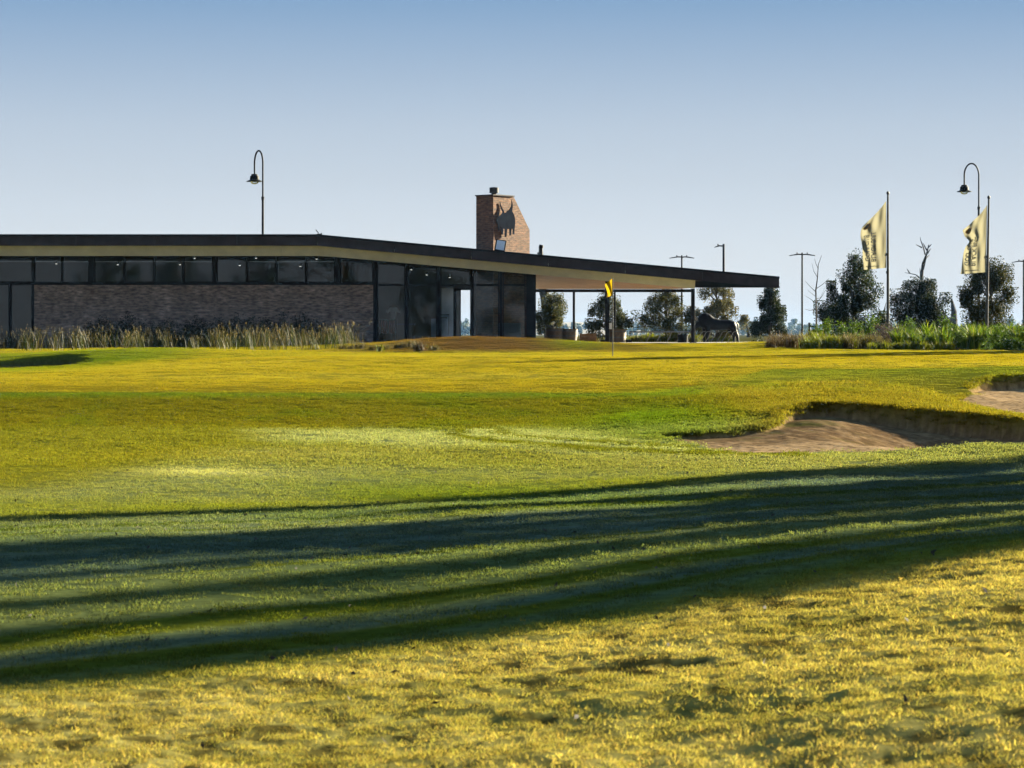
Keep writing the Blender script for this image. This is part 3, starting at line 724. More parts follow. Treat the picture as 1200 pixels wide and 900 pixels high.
# strappy and bushy plants: a few prototypes each, copied
def strap_mesh(name, n, h, rad, w, droop, tints, seed, seg=5, heads=0):
    g = np.random.default_rng(seed); vs = []; cs = []
    th = g.uniform(0, 6.283, n); hh = g.uniform(h*.55, h, n); out = g.uniform(.15, droop, n)*hh
    b0 = np.stack([rad*g.normal(0, .5, n), rad*g.normal(0, .5, n), np.zeros(n)-.02], 1)
    d = np.stack([np.cos(th), np.sin(th), np.zeros(n)], 1); sdv = np.stack([-np.sin(th), np.cos(th), np.zeros(n)], 1)*(w*g.uniform(.6, 1.3, n))[:, None]*.5
    for s in range(seg+1):
        t = s/seg; c = b0+d*(out*t**2)[:, None]; c[:, 2] += hh*(t-.35*out/hh*t**3)
        k = (1-t**2.5)+.03; vs += [c-sdv*k, c+sdv*k]
    V_ = np.stack(vs, 1).reshape(-1, 3); st = 2*(seg+1); b = np.arange(n)[:, None]*st
    Q = np.concatenate([np.concatenate([b+2*s, b+2*s+1, b+2*s+3, b+2*s+2], 1) for s in range(seg)])
    tt = np.array(tints)[g.integers(0, len(tints), n)]*g.uniform(.7, 1.3, n)[:, None]; C_ = np.repeat(tt, st, 0)
    if heads:       # pale seed heads at the tips of some blades
        i = g.choice(n, heads, replace=False); tip = (vs[-1]+vs[-2])[i]*.5
        cen = np.concatenate([tip+np.array([0, 0, .03*k]) + g.normal(0, .006, tip.shape) for k in range(-2, 3)])
        v2, q2, c2 = leaves(cen, .034, g, (.20, .165, .10), -2.0, .35)
        Q = np.concatenate([Q, q2+len(V_)]); V_ = np.concatenate([V_, v2]); C_ = np.concatenate([C_, c2])
    return np_mesh(name, V_, Q, 'blade', C_)
def bush_mesh(name, n, r, h, leaf, tint, seed, clumps=22, warm=.05, droop=.2):
    g = np.random.default_rng(seed)
    p, _ = crown_centres(g, n, .06*h, h*.9, [(0, .85*r), (.4, r), (.75, .7*r), (1, .2*r)], clumps, .14*r+.03, .5)
    V_, Q, c = leaves(p, leaf, g, tint, droop, warm=warm)
    return np_mesh(name, V_, Q, 'leaf', c)
GREEN = [(.065, .115, .010), (.10, .145, .014), (.15, .17, .024), (.045, .08, .008)]
DRY = [(.075, .062, .022), (.10, .078, .034), (.06, .05, .018), (.05, .055, .013)]
BRN = [(.06, .036, .022), (.075, .048, .028), (.045, .03, .02), (.04, .04, .015)]
FLAX = [strap_mesh('flax', 95, .85, .16, .04, .75, GREEN, 300+i) for i in range(3)]
LILY = [strap_mesh('lily', 110, .55, .2, .035, .9, [(.10, .13, .012), (.13, .15, .016), (.13, .12, .022)], 310+i) for i in range(3)]
BTUS = [strap_mesh('tussock', 210, .6, .22, .014, .9, BRN, 320+i, heads=6) for i in range(3)]
DTUS = [strap_mesh('tussock', 210, .5, .24, .014, 1.0, DRY, 330+i, heads=6) for i in range(3)]
PBUSH = [bush_mesh('bush', 900, .42, .62, .06, (.05, .04, .05), 340+i) for i in range(2)]
GBUSH = [bush_mesh('bush', 1100, .42, .75, .08, (.050, .09, .014), 350+i) for i in range(2)]
DSHRUB = [bush_mesh('shrub', 1300, .5, 1.15, .07, (.020, .026, .020), 360+i, 30) for i in range(4)]

def plant(name, me, label, cat, px, Y, group, s=1.0, rz=0.0, dz=0.0):
    X = xat(px, Y); o = link(name, me, None, (X, Y, gz(X, Y)+dz), rz); o.scale = (s, s, s*random.uniform(.92, 1.1))
    return tag(o, label, cat, group)
random.seed(4)
def row(name, meshes, label, cat, group, p0, p1, n, y0, y1, s0, s1):
    for i in range(n):
        px = p0+(p1-p0)*(i+random.uniform(.15, .85))/n
        plant(name, meshes[i % len(meshes)], label, cat, px, random.uniform(y0, y1), group, random.uniform(s0, s1), random.uniform(0, 6.28))
row('brown_tussock', BTUS, 'reddish brown grass tussock at the roof end of the flag garden bed', 'tussock', 'brown tussocks in the garden bed', 902, 950, 12, 80.5, 84, .75, 1.05)
row('strappy_lily', LILY, 'yellow green strappy plant around the bare sapling in the garden bed', 'plant', 'strappy plants around the sapling', 942, 1008, 16, 79, 84.5, .9, 1.3)
row('cream_tussock', DTUS, 'cream and brown grass tussock below the big dark pointed tree', 'tussock', 'cream tussocks in the garden bed', 984, 1040, 8, 78.8, 82, .95, 1.25)
row('purple_bush', PBUSH, 'dull purple bush at the foot of the first flagpole', 'bush', 'purple bushes at the first flagpole', 1026, 1066, 6, 81, 84, .9, 1.2)
row('ground_lily', LILY, 'low bright green strappy plant along the front edge of the flag garden bed', 'plant', 'front edge plants of the garden bed', 1015, 1120, 16, 77.3, 78.6, .45, .7)
row('flax_plant', FLAX, 'tall green flax clump below the second flagpole', 'flax', 'flax clumps below the second flagpole', 1048, 1260, 44, 78, 84.5, .6, 1.3)
row('leafy_bush', GBUSH, 'bright broad leaved bush at the front of the flax clumps', 'bush', 'broad leaved bushes before the flax', 1150, 1232, 6, 77.2, 78.2, .7, .95)
row('rounded_bush', GBUSH+PBUSH, 'rounded bush standing among the flax below the second flagpole', 'bush', 'rounded bushes among the flax', 1044, 1240, 13, 79, 83.5, .8, 1.35)
row('rounded_bush', GBUSH, 'leafy green bush behind the strappy plants by the bare sapling', 'bush', 'leafy bushes behind the sapling', 950, 1036, 6, 83, 86, .8, 1.2)
# wall planting
row('wall_shrub', DSHRUB, 'dark upright shrub in shade against the brown brick wall', 'shrub', 'shrubs along the brick wall', 98, 172, 8, 97.0, 98.6, .85, 1.15)
row('wall_shrub', DSHRUB, 'dark upright shrub in shade against the brown brick wall', 'shrub', 'shrubs along the brick wall', 172, 385, 20, 97.0, 98.6, .8, 1.15)
# tussocks on the dry mound
row('mound_tussock', DTUS, 'pale dry grass tussock on the low front slope of the brown mound', 'tussock', 'tussocks on the brown mound', 398, 516, 15, 76.5, 79.5, .35, .65)
plant('green_tussock', LILY[0], 'greenest tussock at the foot of the brown mound', 'tussock', 446, 76.6, None, .6)
plant('grey_tussock', BTUS[1], 'round grey tussock alone at the foot of the brown mound', 'tussock', 492, 76.6, None, .8)
# terrace planting
row('terrace_flax', LILY, 'yellow green plant growing along the terrace edge behind the rack', 'plant', 'plants along the terrace edge', 738, 815, 16, 106, 109, .9, 1.2)
row('terrace_flax', LILY, 'yellow green plant growing along the terrace edge behind the rack', 'plant', 'plants along the terrace edge', 815, 862, 7, 109.5, 111, .6, .9)
row('orange_grass', DTUS, 'orange brown grass clump in the timber planter between barrels', 'grass clump', 'grass clumps in the timber planter', 681, 697, 5, 106.8, 107.4, .75, .9)

# long grass with seed heads along the wall: nobody could count it
def long_tuft(i):
    return strap_mesh('long_tuft', 22, .95, .30, .011, .55, [(.030, .045, .010), (.05, .05, .02), (.08, .07, .035), (.02, .032, .008)] if i % 2 else [(.07, .058, .03), (.04, .042, .016), (.11, .095, .055), (.025, .035, .01)], 400+i, heads=9)
g = np.random.default_rng(77)
n = 420; pxs = g.uniform(-90, 415, n); yy = np.where(g.uniform(0, 1, n) < .15, g.uniform(79.5, 84, n), g.uniform(87, 93.5, n)); xx = (pxs-600)/F*yy
dens = sstep(-.35, .3, fbm(xx*.9, yy*.9, 55, 2)); k = g.uniform(0, 1, n) < .35+.65*dens; xx, yy = xx[k], yy[k]
zz = ground(xx, yy)
scatter('long_grass', 'tall seeding grass growing in front of the brown brick wall', np.stack([xx, yy, zz], 1), np.clip(.15+.25*fbm(xx*.7, yy*.7, 57, 2), .07, .35)[:, None]*np.ones((1, 3)), [long_tuft(i) for i in range(5)], 78, (.55, 1.12), .12)

# leaf litter
g = np.random.default_rng(91); n = 900
ly = np.sqrt(g.uniform(9**2, 47**2, n)); lx = g.uniform(-.24, .24, n)*ly; k = np.hypot(lx-6, (ly-26)*.6) < g.uniform(2, 30, n); lx, ly = lx[k], ly[k]
lz, e1, e2, e3 = ground(lx, ly, True); k = np.maximum(e1, e2) < 0
v_, q_, c_ = leaves(np.stack([lx, ly, lz+.016], 1)[k], .045, g, (.030, .022, .012), 0, .4, .6, 0)
tag(link('leaf_litter', np_mesh('leaf_litter', v_, q_, 'bark', c_)), 'small fallen leaves and bits of bark scattered over the fairway', 'leaf litter', kind='stuff')

# far wood
def far_wood():
    g = np.random.default_rng(88); VV, QQ, CC = [], [], []; nb = 0
    spec = [(930, 15, 11), (915, 9, 9), (985, 16, 10), (1000, 14, 8), (945, 10, 8), (1035, 20, 12), (1052, 16, 10), (868, 12, 9), (885, 14, 9), (1108, 14, 9), (1128, 12, 8), (1185, 18, 11), (1200, 14, 9), (545, 16, 9), (738, 9, 8), (745, 12, 8)]
    spec = [(a, b*1.15, c*1.3) for a, b, c in spec]+[(g.uniform(380, 1330), g.uniform(7, 14), g.uniform(8, 16)) for _ in range(230)]
    for px, hp, wp in spec:
        Y = g.uniform(1650, 1850); X = xat(px, Y); h = hp*Y/F+.2; r = wp*Y/F*.5; m = int(150+26*hp)
        p, _ = crown_centres(g, m, 1.0, h, [(0, .8*r), (.4, r), (.75, .8*r), (1, .25*r)], 14, .2*r, .4)
        p += np.array([X, Y, .6]); v, q, c = leaves(p, 1.3, g, (.05, .06, .03), 0, .7)
        VV.append(v); QQ.append(q+nb); CC.append(c); nb += len(v)
    me = np_mesh('far_wood', np.concatenate(VV), np.concatenate(QQ), 'leaf', np.concatenate(CC))
    tag(link('far_wood', me), 'far off wood fading blue along the horizon', 'wood', kind='stuff')
    b = MB()
    prof = [(-790, 0), (-300, 3), (20, 9.5), (60, 10.5), (95, 7), (200, 5), (300, 6.5), (420, 5), (790, 2)]
    xs = np.linspace(-790, 790, 80); hs = np.interp(xs, [p[0] for p in prof], [p[1] for p in prof])
    v = []; f = []
    for i, (x, h) in enumerate(zip(xs, hs)):
        v += [(x, 1700, 1.2), (x, 1800, h*.75+1), (x, 1880, h+1.2), (x, 1945, 1.2)]
    for i in range(len(xs)-1):
        for j in range(3): f.append((4*i+j, 4*i+4+j, 4*i+5+j, 4*i+1+j))
    b.add(v, f); tag(b.build('hills', 'soil', smooth=True), 'low far hills on the horizon', 'hills', kind='structure')
far_wood()

# ------------------------------------------------------------------ clubhouse
YF, YW, YB, YT = 97.0, 100.0, 112.0, 109.0
def zt_roof(x):   # roof top along the fascia
    x0, x1 = xat(372, YF), xat(913, YF); a, b = zat(275.5, YF), zat(325, YF)
    return a if x <= x0 else a+(b-a)*(x-x0)/(x1-x0)
def z_head(x):    # window heads / inner edge of the soffit board
    x0, x1 = xat(380, YW), xat(812, YW); a, b = zat(300, YW), zat(338, YW)
    return a if x <= x0 else a+(b-a)*(x-x0)/(x1-x0)
club = thing('clubhouse', 'long low brown brick golf clubhouse with dark glass and a sloping roof', 'clubhouse', (-8, 100, 1.2))
CL = Vector((-8, 100, 1.2))
class CB(MB):     # builder in world coordinates, shifted to the clubhouse's base
    def build(s, name, mat, parent=club, **k):
        off = CL if parent is club else CL
        s.v = [tuple(Vector(p)-CL) for p in s.v]
        return MB.build(s, name, mat, parent, **k)
XL, XK, XR = -34.0, xat(372, YF), xat(913, YF)
b = CB(); T = .12
for (xa, xb) in ((XL, XK), (XK, XR)):
    za, zb = zt_roof(xa), zt_roof(xb)
    if xa == XL: b.prism([(xa, YF+.02, za), (xb, YF+.02, zb), (xb, YF+.02, zb-T), (xa, YF+.02, za-T)], (0, 17, 0))
    else:
        xm = .9; zm = zt_roof(xm)
        b.prism([(xa, YF+.02, za), (xm, YF+.02, zm), (xm, YF+.02, zm-T), (xa, YF+.02, za-T)], (0, 17, 0))
        b.prism([(xm+.002, YF+.02, zm), (xb, YF+.02, zb), (xb, YF+.02, zb-T), (xm+.002, YF+.02, zm-T)], (0, YT-YF+.3, 0))
roof = b.build('roof', 'roof metal')
b = CB()
for (xa, xb) in ((XL, XK), (XK, XR)):
    D = .42; m_ = max(1, round((xb-xa)/3.1)); e_ = np.linspace(xa, xb, m_+1)
    for p_, q_ in zip(e_[:-1], e_[1:]):
        p_ += .006; q_ -= .006; za, zb = zt_roof(p_), zt_roof(q_)
        b.prism([(p_, YF-.08, za+.03), (q_, YF-.08, zb+.03), (q_, YF-.08, zb-D), (p_, YF-.08, za-D)], (0, .10, 0))
    b.prism([(xa, YF-.095, zt_roof(xa)-.40), (xb, YF-.095, zt_roof(xb)-.40), (xb, YF-.095, zt_roof(xb)-.435), (xa, YF-.095, zt_roof(xa)-.435)], (0, .012, 0))
b.build('fascia', 'roof metal')
b = CB(); za, zb = zt_roof(XL), zt_roof(XK)
b.prism([(XL, YF-.16, za+.03), (XK, YF-.16, zb+.03), (XK, YF-.16, zb-.06), (XL, YF-.16, za-.06)], (0, .075, 0))
b.prism([(XK, YF-.16, zb+.03), (XR, YF-.16, zt_roof(XR)+.03), (XR, YF-.16, zt_roof(XR)-.06), (XK, YF-.16, zb-.06)], (0, .075, 0))
b.box(XR-.12, XR-.01, YF+.03, YT+.2, zt_roof(XR)-.165, zt_roof(XR)-T-.002)
b.build('gutter', 'dark metal')
# raked pale soffit boards with open joints
b = CB(); joints = [XL, -26.5, -22.9]+[xat(p, 98.5) for p in (55, 150, 242, 333, 395, 479, 562, 645, 725, 812)]
for xa, xb in zip(joints[:-1], joints[1:]):
    xs = [xa+.004, xb-.004]
    if xa < XK < xb: xs = [xs[0], XK, xs[1]]
    for p, q in zip(xs[:-1], xs[1:]):
        zl = lambda x: ZC+(z_head(x*100/97.5)-ZC)*97.5/100
        b.prism([(p, YF+.05, zt_roof(p)-.36), (q, YF+.05, zt_roof(q)-.36), (q, YF+.5, zl(q)), (p, YF+.5, zl(p))], (0, .05, .02))
        if p == xs[0]: p -= .004
        if q == xs[-1]: q += .004
        b.prism([(p, YF+.551, zl(p)+.012), (q, YF+.551, zl(q)+.012), (q, YW+.01, z_head(q)+.012), (p, YW+.01, z_head(p)+.012)], (0, 0, .04))
        b.prism([(p, YF+.56, zl(p)+.06), (q, YF+.56, zl(q)+.06), (q, YF+.2, zt_roof(q)-.30), (p, YF+.2, zt_roof(p)-.30)], (0, .03, .02))
b.build('soffit', 'soffit board')
# brick wall and its dark sill line
xa, xb = xat(40, YW), xat(440, YW)
b = CB(); b.box(xa, xb, YW, YW+.28, .9, zat(334, YW)); b.build('brick_wall', 'brown brick', uv=True)
b = CB(); b.box(xa, xb, YW-.04, YW+.20, zat(334, YW)+.001, zat(331, YW)); b.build('sill', 'dark metal')

def window(x0, x1, z0, z1, w=.05, glassmat='window glass', name='window'):
    """framed pane; z0 and z1 may be functions of x"""
    f0 = z0 if callable(z0) else (lambda x: z0); f1 = z1 if callable(z1) else (lambda x: z1)
    b = CB(); y, d = YW+.03, .09
    for (p, q) in ((x0, x0+w), (x1-w, x1)):
        b.prism([(p, y, f0(p)), (q, y, f0(q)), (q, y, f1(q)), (p, y, f1(p))], (0, d, 0))
    p, q = x0+w+.001, x1-w-.001
    b.prism([(p, y, f0(p)), (q, y, f0(q)), (q, y, f0(q)+w), (p, y, f0(p)+w)], (0, d, 0))
    b.prism([(p, y, f1(p)-w), (q, y, f1(q)-w), (q, y, f1(q)), (p, y, f1(p))], (0, d, 0))
    fr = b.build(name, 'dark metal')
    b = CB(); p, q = x0+w*.6, x1-w*.6
    b.add([(p, y+d*.5, f0(p)+w*.5), (q, y+d*.5, f0(q)+w*.5), (q, y+d*.5, f1(q)-w*.5), (p, y+d*.5, f1(p)-w*.5)], [(0, 1, 2, 3)])
    b.build('pane', glassmat, fr)
    return fr
zs = zat(331, YW)+.001
X_ = lambda p: xat(p, YW)
for a, c in ((40, 72), (73, 104), (110, 145), (146, 180), (181, 214), (215, 249), (254, 289), (290, 323), (324, 358), (359, 392), (399, 437)):
    window(X_(a), X_(c), zs, z_head, .035)
zd = 1.40
for a, c in ((442, 475), (478, 512), (516, 551), (554, 585), (589, 616)):
    window(X_(a), X_(c), zat(334, YW)+.0, z_head, .045)
for a, c in ((442, 475), (478, 512), (554, 585), (589, 616)):
    window(X_(a), X_(c), zd, zat(334, YW)-.002, .045, 'window glass')
window(X_(516), X_(532.5), zd, zat(334, YW)-.002, .045, 'clear glass')
for a, c in ((-190, -140), (-139, -90), (-89, -40), (-39, 11), (12, 38)):
    window(X_(a), X_(c), 1.05, zat(331, YW)-.06, .05)
for a, c in ((-190, -100), (-99, -6), (-5, 38)):
    window(X_(a), X_(c), zs, z_head, .05)
b = CB(); b.box(X_(-192), X_(39.5), YW+.02, YW+.16, zat(331, YW)-.058, zat(331, YW)-.001); b.build('transom', 'dark metal')
# open glass door leaf in the wide gap
dl = CB(); y = YW+.15; p0, p1 = X_(533.2), X_(540)
for (p, q, z0, z1) in ((p0, p0+.05, zd+.01, zat(338, YW)), (p1-.05, p1, zd+.01, zat(338, YW)), (p0+.051, p1-.051, zd+.01, zd+.1), (p0+.051, p1-.051, zat(338, YW)-.07, zat(338, YW))):
    dl.box(p, q, y, y+.05, z0, z1)
door = dl.build('door', 'dark metal')
b = CB(); b.add([(p0+.04, y+.025, zd+.08), (p1-.04, y+.025, zd+.08), (p1-.04, y+.025, zat(339, YW)), (p0+.04, y+.025, zat(339, YW))], [(0, 1, 2, 3)]); b.build('pane', 'clear glass', door)
b = CB(); b.tube([(p1-.02, y-.05, zd+.3), (p1-.02, y-.05, zd+1.9)], .018, 8); b.build('handle', 'steel', door)
b = CB(); b.box(X_(552.0), X_(552.8), YW-.05, YW+.02, zd, zat(337, YW)); b.box(X_(533), X_(551), YW+.04, YW+.12, zat(338, YW)+.01, zat(334, YW)-.002); b.build('door_frame', 'galvanised')
# columns between the bays
for a, c in ((38.2, 40), (104.2, 109.8), (249.3, 253.6), (392.3, 398.6), (437.4, 441.6), (475.3, 477.7), (512.3, 515.7), (551.3, 553.7), (585.3, 588.7)):
    xa, xb = X_(a), X_(c); lo = zs if 41 < a < 437 else .95
    b = CB(); b.prism([(xa, YW-.02, lo), (xb, YW-.02, lo), (xb, YW-.02, z_head(xb)-.004), (xa, YW-.02, z_head(xa)-.004)], (0, .2, 0)); b.build('mullion', 'dark metal')
b = CB(); xa, xb = X_(616.5), X_(628); b.prism([(xa, YW-.03, 1.0), (xb, YW-.03, 1.0), (xb, YW-.03, z_head(xb)-.004), (xa, YW-.03, z_head(xa)-.004)], (0, .4, 0)); b.build('corner_column', 'dark metal')
# glazed side towards the terrace
XS = X_(622)
for k, (y0, y1) in enumerate(((100.5, 104), (104.1, 108), (108.1, 111.8))):
    b = CB()
    for (p, q, z0, z1) in ((y0, y0+.06, zd, 3.85), (y1-.06, y1, zd, 3.85), (y0+.061, y1-.061, zd, zd+.08), (y0+.061, y1-.061, 3.3, 3.37), (y0+.061, y1-.061, 3.78, 3.85)): b.box(XS-.04, XS+.04, p, q, z0, z1)
    fr = b.build('window', 'dark metal')
    b = CB(); b.add([(XS, y0+.05, zd+.05), (XS, y1-.05, zd+.05), (XS, y1-.05, 3.82), (XS, y0+.05, 3.82)], [(0, 1, 2, 3)]); b.build('pane', 'clear glass', fr)
# floors, inner walls and ceiling
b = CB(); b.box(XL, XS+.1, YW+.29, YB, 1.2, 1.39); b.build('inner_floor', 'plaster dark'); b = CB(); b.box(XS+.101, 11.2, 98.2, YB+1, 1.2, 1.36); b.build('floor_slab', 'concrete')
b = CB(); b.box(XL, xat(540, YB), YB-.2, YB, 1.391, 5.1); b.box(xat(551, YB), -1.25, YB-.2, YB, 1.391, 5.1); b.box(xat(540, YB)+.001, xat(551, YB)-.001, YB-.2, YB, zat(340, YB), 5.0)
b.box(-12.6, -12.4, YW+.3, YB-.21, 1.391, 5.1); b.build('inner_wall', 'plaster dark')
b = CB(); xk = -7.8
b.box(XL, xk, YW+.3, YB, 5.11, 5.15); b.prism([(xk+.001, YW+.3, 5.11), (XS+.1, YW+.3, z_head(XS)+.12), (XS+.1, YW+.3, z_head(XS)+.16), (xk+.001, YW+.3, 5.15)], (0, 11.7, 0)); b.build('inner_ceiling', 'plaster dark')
b = CB(); b.box(X_(514.5), X_(532), 100.8, 100.88, zd, zat(338, 100.8)); b.build('partition', 'white board')
for q, (px, py) in enumerate(((66, 309), (138, 310), (211, 310), (281, 311), (352, 312), (228, 302.5), (300, 302.5), (371, 303.5), (-10, 309), (482, 316), (500, 322), (527, 325), (553, 322))):
    Y = 103 if py > 305 else 101.5
    b = CB(); p = at(px, py, Y); b.lathe([(.05, .0), (.055, .03), (.055, .12)], p, 12); h = b.build('downlight', 'black paint')
    b = CB(); b.lathe([(.042, -.012), (.045, -.004)], p, 12); b.build('lamp', 'lit downlight', h)
# terrace: timber ceiling, far beam, posts
ZT = zat(339, YT); b = CB(); xa, xb = X_(628), X_(811)
b.prism([(xa, YW+.06, z_head(xa)+.02), (xb, YW+.06, z_head(xb)+.02), (xb, YT, ZT+.012), (xa, YT, ZT+.012)], (0, 0, .03)); b.build('terrace_ceiling', 'ceiling timber')
b = CB(); b.box(X_(628), xat(811, YT), YT+.002, YT+.2, ZT-.13, ZT); b.build('terrace_beam', 'dark metal')
b = CB(); xa, xb = xat(815, YF+.4), XR-.13; zb_ = zat(336.9, YF+.4); zi = lambda x: max(zb_+.03, zt_roof(x)-T-.004)
b.prism([(xa, YF+.4, zb_), (xb, YF+.4, zb_), (xb, YF+.4, zi(xb)), (xa, YF+.4, zat(329.5, YF+.4))], (0, .3, 0)); b.build('eave_beam', 'dark metal')
for px, Y, w, zt in ((812, YW+.12, .075, None), (711.5, YW+.12, .085, None), (672.5, YT+.1, .055, ZT-.131), (720.5, YT+.1, .04, ZT-.131)):
    x = xat(px, Y); zt_ = zt or z_head(x)-.01
    b = CB(); b.box(x-w, x+w, Y-w, Y+w, 1.0, zt_); po = b.build('terrace_post', 'dark metal', bevel=.008)
    b = CB(); b.box(x-w-.06, x+w+.06, Y-w-.06, Y+w+.06, 1.361, 1.385); b.build('base_plate', 'dark metal', po)
# chimney
TH = R(42); CX, CY = xat(578, 104), 104.0
n1, d1 = Vector((-math.cos(TH), math.sin(TH), 0)), Vector((math.sin(TH), math.cos(TH), 0))   # along the front face, along the lit face
W1, L1 = 1.01, 43/26.92/math.sin(TH); L0 = L1*24/43
zt1, zt2 = zat(229, 104), zat(271.5, 107.5)
c0 = Vector((CX, CY, 0))
prof = [(0, 1.392), (L1, 1.392), (L1, zt2), (L0, zt1), (0, zt1)]
b = CB(); b.prism([c0+d1*s+Vector((0, 0, z)) for s, z in prof], n1*W1); chim = b.build('chimney', 'orange brick', uv=True)
chim['label'] = 'tall brick chimney with one slanting side'
b = CB(); c = c0+n1*.3+d1*.38; c.z = zt1; b.lathe([(.12, 0), (.12, .12), (.20, .13), (.20, .36), (.17, .38)], c, 18); b.build('flue', 'galvanised', chim, smooth=True)
b = CB(); b.prism([c0-d1*.04+n1*(-.04)+Vector((0, 0, zt1+.001)), c0+d1*(L0+.02)+n1*(-.04)+Vector((0, 0, zt1+.001)), c0+d1*(L0+.02)+n1*(W1+.04)+Vector((0, 0, zt1+.001)), c0-d1*.04+n1*(W1+.04)+Vector((0, 0, zt1+.001))], (0, 0, .05)); b.build('capping', 'roof metal', chim)
BULL = [(.16, 1.12), (.22, .98), (.30, .88), (.38, .80), (.42, .72), (.50, .75), (.56, .80), (.66, .84), (.76, .94), (.80, 1.06), (.78, 1.20), (.86, 1.06), (.86, .92), (.83, .80), (.89, .74), (.95, .66), (1.0, .50), (.99, .34), (.96, .2), (.95, .02), (.87, .02), (.87, .2), (.80, .22), (.77, -.02), (.69, -.02), (.68, .2),
        (.56, .19), (.54, .05), (.52, -.08), (.43, -.08), (.43, .18), (.36, .2), (.33, .0), (.25, .0), (.24, .22), (.16, .26), (.13, .12), (.08, .12), (.07, .3), (.03, .42), (-.02, .38), (-.03, .48), (.06, .56), (.16, .62), (.27, .70), (.31, .76), (.24, .84), (.17, .96)]
out = Vector((math.cos(TH), -math.sin(TH), 0))
s0, s1 = L1*2/43, L1*23.5/43; zb_, zt_ = zat(275.5, 105), zat(241, 105)
b = CB(); b.prism([c0+d1*(s0+(s1-s0)*s)+out*.10+Vector((0, 0, zb_+(zt_-zb_)*t)) for s, t in BULL], out*.02); em = b.build('emblem', 'emblem metal', chim); em['label'] = 'dark metal bull silhouette fixed to the lit face'
b = CB()
for s, t in ((.35, .4), (.8, .4), (.6, .7)):
    p = c0+d1*(s0+(s1-s0)*s)+Vector((0, 0, zb_+(zt_-zb_)*t)); b.tube([p+out*.002, p+out*.098], .015, 6)
b.build('bracket', 'steel', chim)
# floodlight and roof fittings
b = CB(); Yl = 98.2; c = at(586.5, 287.5, Yl); M = Matrix.Translation(c)@Matrix.Rotation(R(10), 4, 'Y')@Matrix.Rotation(R(-18), 4, 'X')
b.box(-.22, .22, 0, .14, -.25, .25, M); fl = b.build('floodlight', 'black paint', bevel=.01)
b = CB(); b.box(-.17, .17, -.022, -.002, -.20, .20, M); b.build('lens', 'white board', fl)
b = CB(); b.tube([c+Vector((0, .1, -.2)), Vector((c.x, c.y+.1, zt_roof(c.x)-.02))], .04, 8); b.build('bracket', 'black paint', fl)
b = CB(); Yv = 99; x = xat(634.5, Yv); b.lathe([(.05, 0), (.05, .42), (.08, .43), (.08, .55)], (x, Yv, zt_roof(x)-.05), 12); b.build('roof_vent', 'dark metal', smooth=True)
b = CB(); x = xat(373, Yv); z = zt_roof(x)-.02; b.tube([(x, Yv, z), (x, Yv, z+.20), (x-.10, Yv, z+.32)], .018, 6); b.tube([(x+.12, Yv, z), (x+.13, Yv, z+.19)], .03, 6); b.tube([(x-.06, Yv, z+.14), (x+.14, Yv, z+.15)], .018, 6); b.build('aerial', 'black paint')

# ------------------------------------------------------------------ things inside and on the terrace
def shop():
    t = thing('display_table', 'dark shop table behind the first tall pane beside the brick wall', 'table', (X_(464), 102.4, 1.392))
    MB().box(-.7, .7, -.4, .4, .72, .78).build('table_top', 'cloth navy', t)
    for sx in (-.62, .62):
        for sy in (-.32, .32): MB().box(sx-.03, sx+.03, sy-.03, sy+.03, 0, .719).build('leg', 'black paint', t)
    t = thing('clothes_rack', 'rack of red garments behind the tall pane next to the brick wall', 'clothes rack', (X_(452), 101.6, 1.392))
    m = MB(); m.tube([(-.4, 0, 0), (-.4, 0, .95), (.4, 0, .95), (.4, 0, 0)], .02, 8); m.build('frame', 'steel', t)
    for i in range(9):
        x = -.34+.085*i; m = MB(); m.prism([(x-.01, -.2, .9), (x-.01, .2, .9), (x-.01, .26, .35+.03*(i % 3)), (x-.01, -.26, .35)], (.04, 0, 0)); m.build('garment', 'cloth red' if i % 4 else 'cloth navy', t)
    t = thing('shirt_stand', 'white shirt on a display stand above the red garments', 'shirt', (X_(456.5), 103.2, 1.392))
    MB().lathe([(.16, 0), (.16, .02), (.02, .03), (.02, 1.0)], n=12).build('stand', 'steel', t)
    m = MB(); m.prism([(-.10, -.09, .95), (.10, -.09, .95), (.14, -.09, 1.32), (.26, -.09, 1.2), (.31, -.09, 1.28), (.16, -.09, 1.5), (-.16, -.09, 1.5), (-.31, -.09, 1.28), (-.26, -.09, 1.2), (-.14, -.09, 1.32)], (0, .18, 0)); m.build('shirt', 'cloth white', t, bevel=.03)
    t = thing('pull_up_banner', 'narrow blue banner stand left of the pale partition', 'banner', (X_(507), 101.4, 1.392))
    MB().box(-.11, .11, -.012, .012, .06, .98).build('sheet', 'banner blue', t); MB().box(-.13, .13, -.08, .08, 0, .059).build('base', 'steel', t)
    t = thing('counter', 'blue grey cabinet in front of the pale partition', 'cabinet', (X_(519), 100.55, 1.392))
    MB().box(-.24, .22, -.2, .16, 0, 1.12).build('body', 'cabinet', t, bevel=.01); MB().box(-.26, .24, -.23, .18, 1.121, 1.16).build('top', 'plaster dark', t)
    MB().box(-.2, .18, -.206, -.2005, .98, 1.05).build('drawer', 'plaster dark', t)
    t = thing('sofa', 'low pale sofa inside the glazed corner', 'sofa', (X_(597), 102.2, 1.392))
    MB().box(-.5, .5, -.3, .3, .12, .42).build('seat', 'cabinet', t, bevel=.04); MB().box(-.5, .5, .301, .45, .12, .8).build('backrest', 'cabinet', t, bevel=.04)
    for sx in (-.45, .45): MB().box(sx-.04, sx+.04, -.25, .4, 0, .119).build('leg', 'black paint', t)
shop()

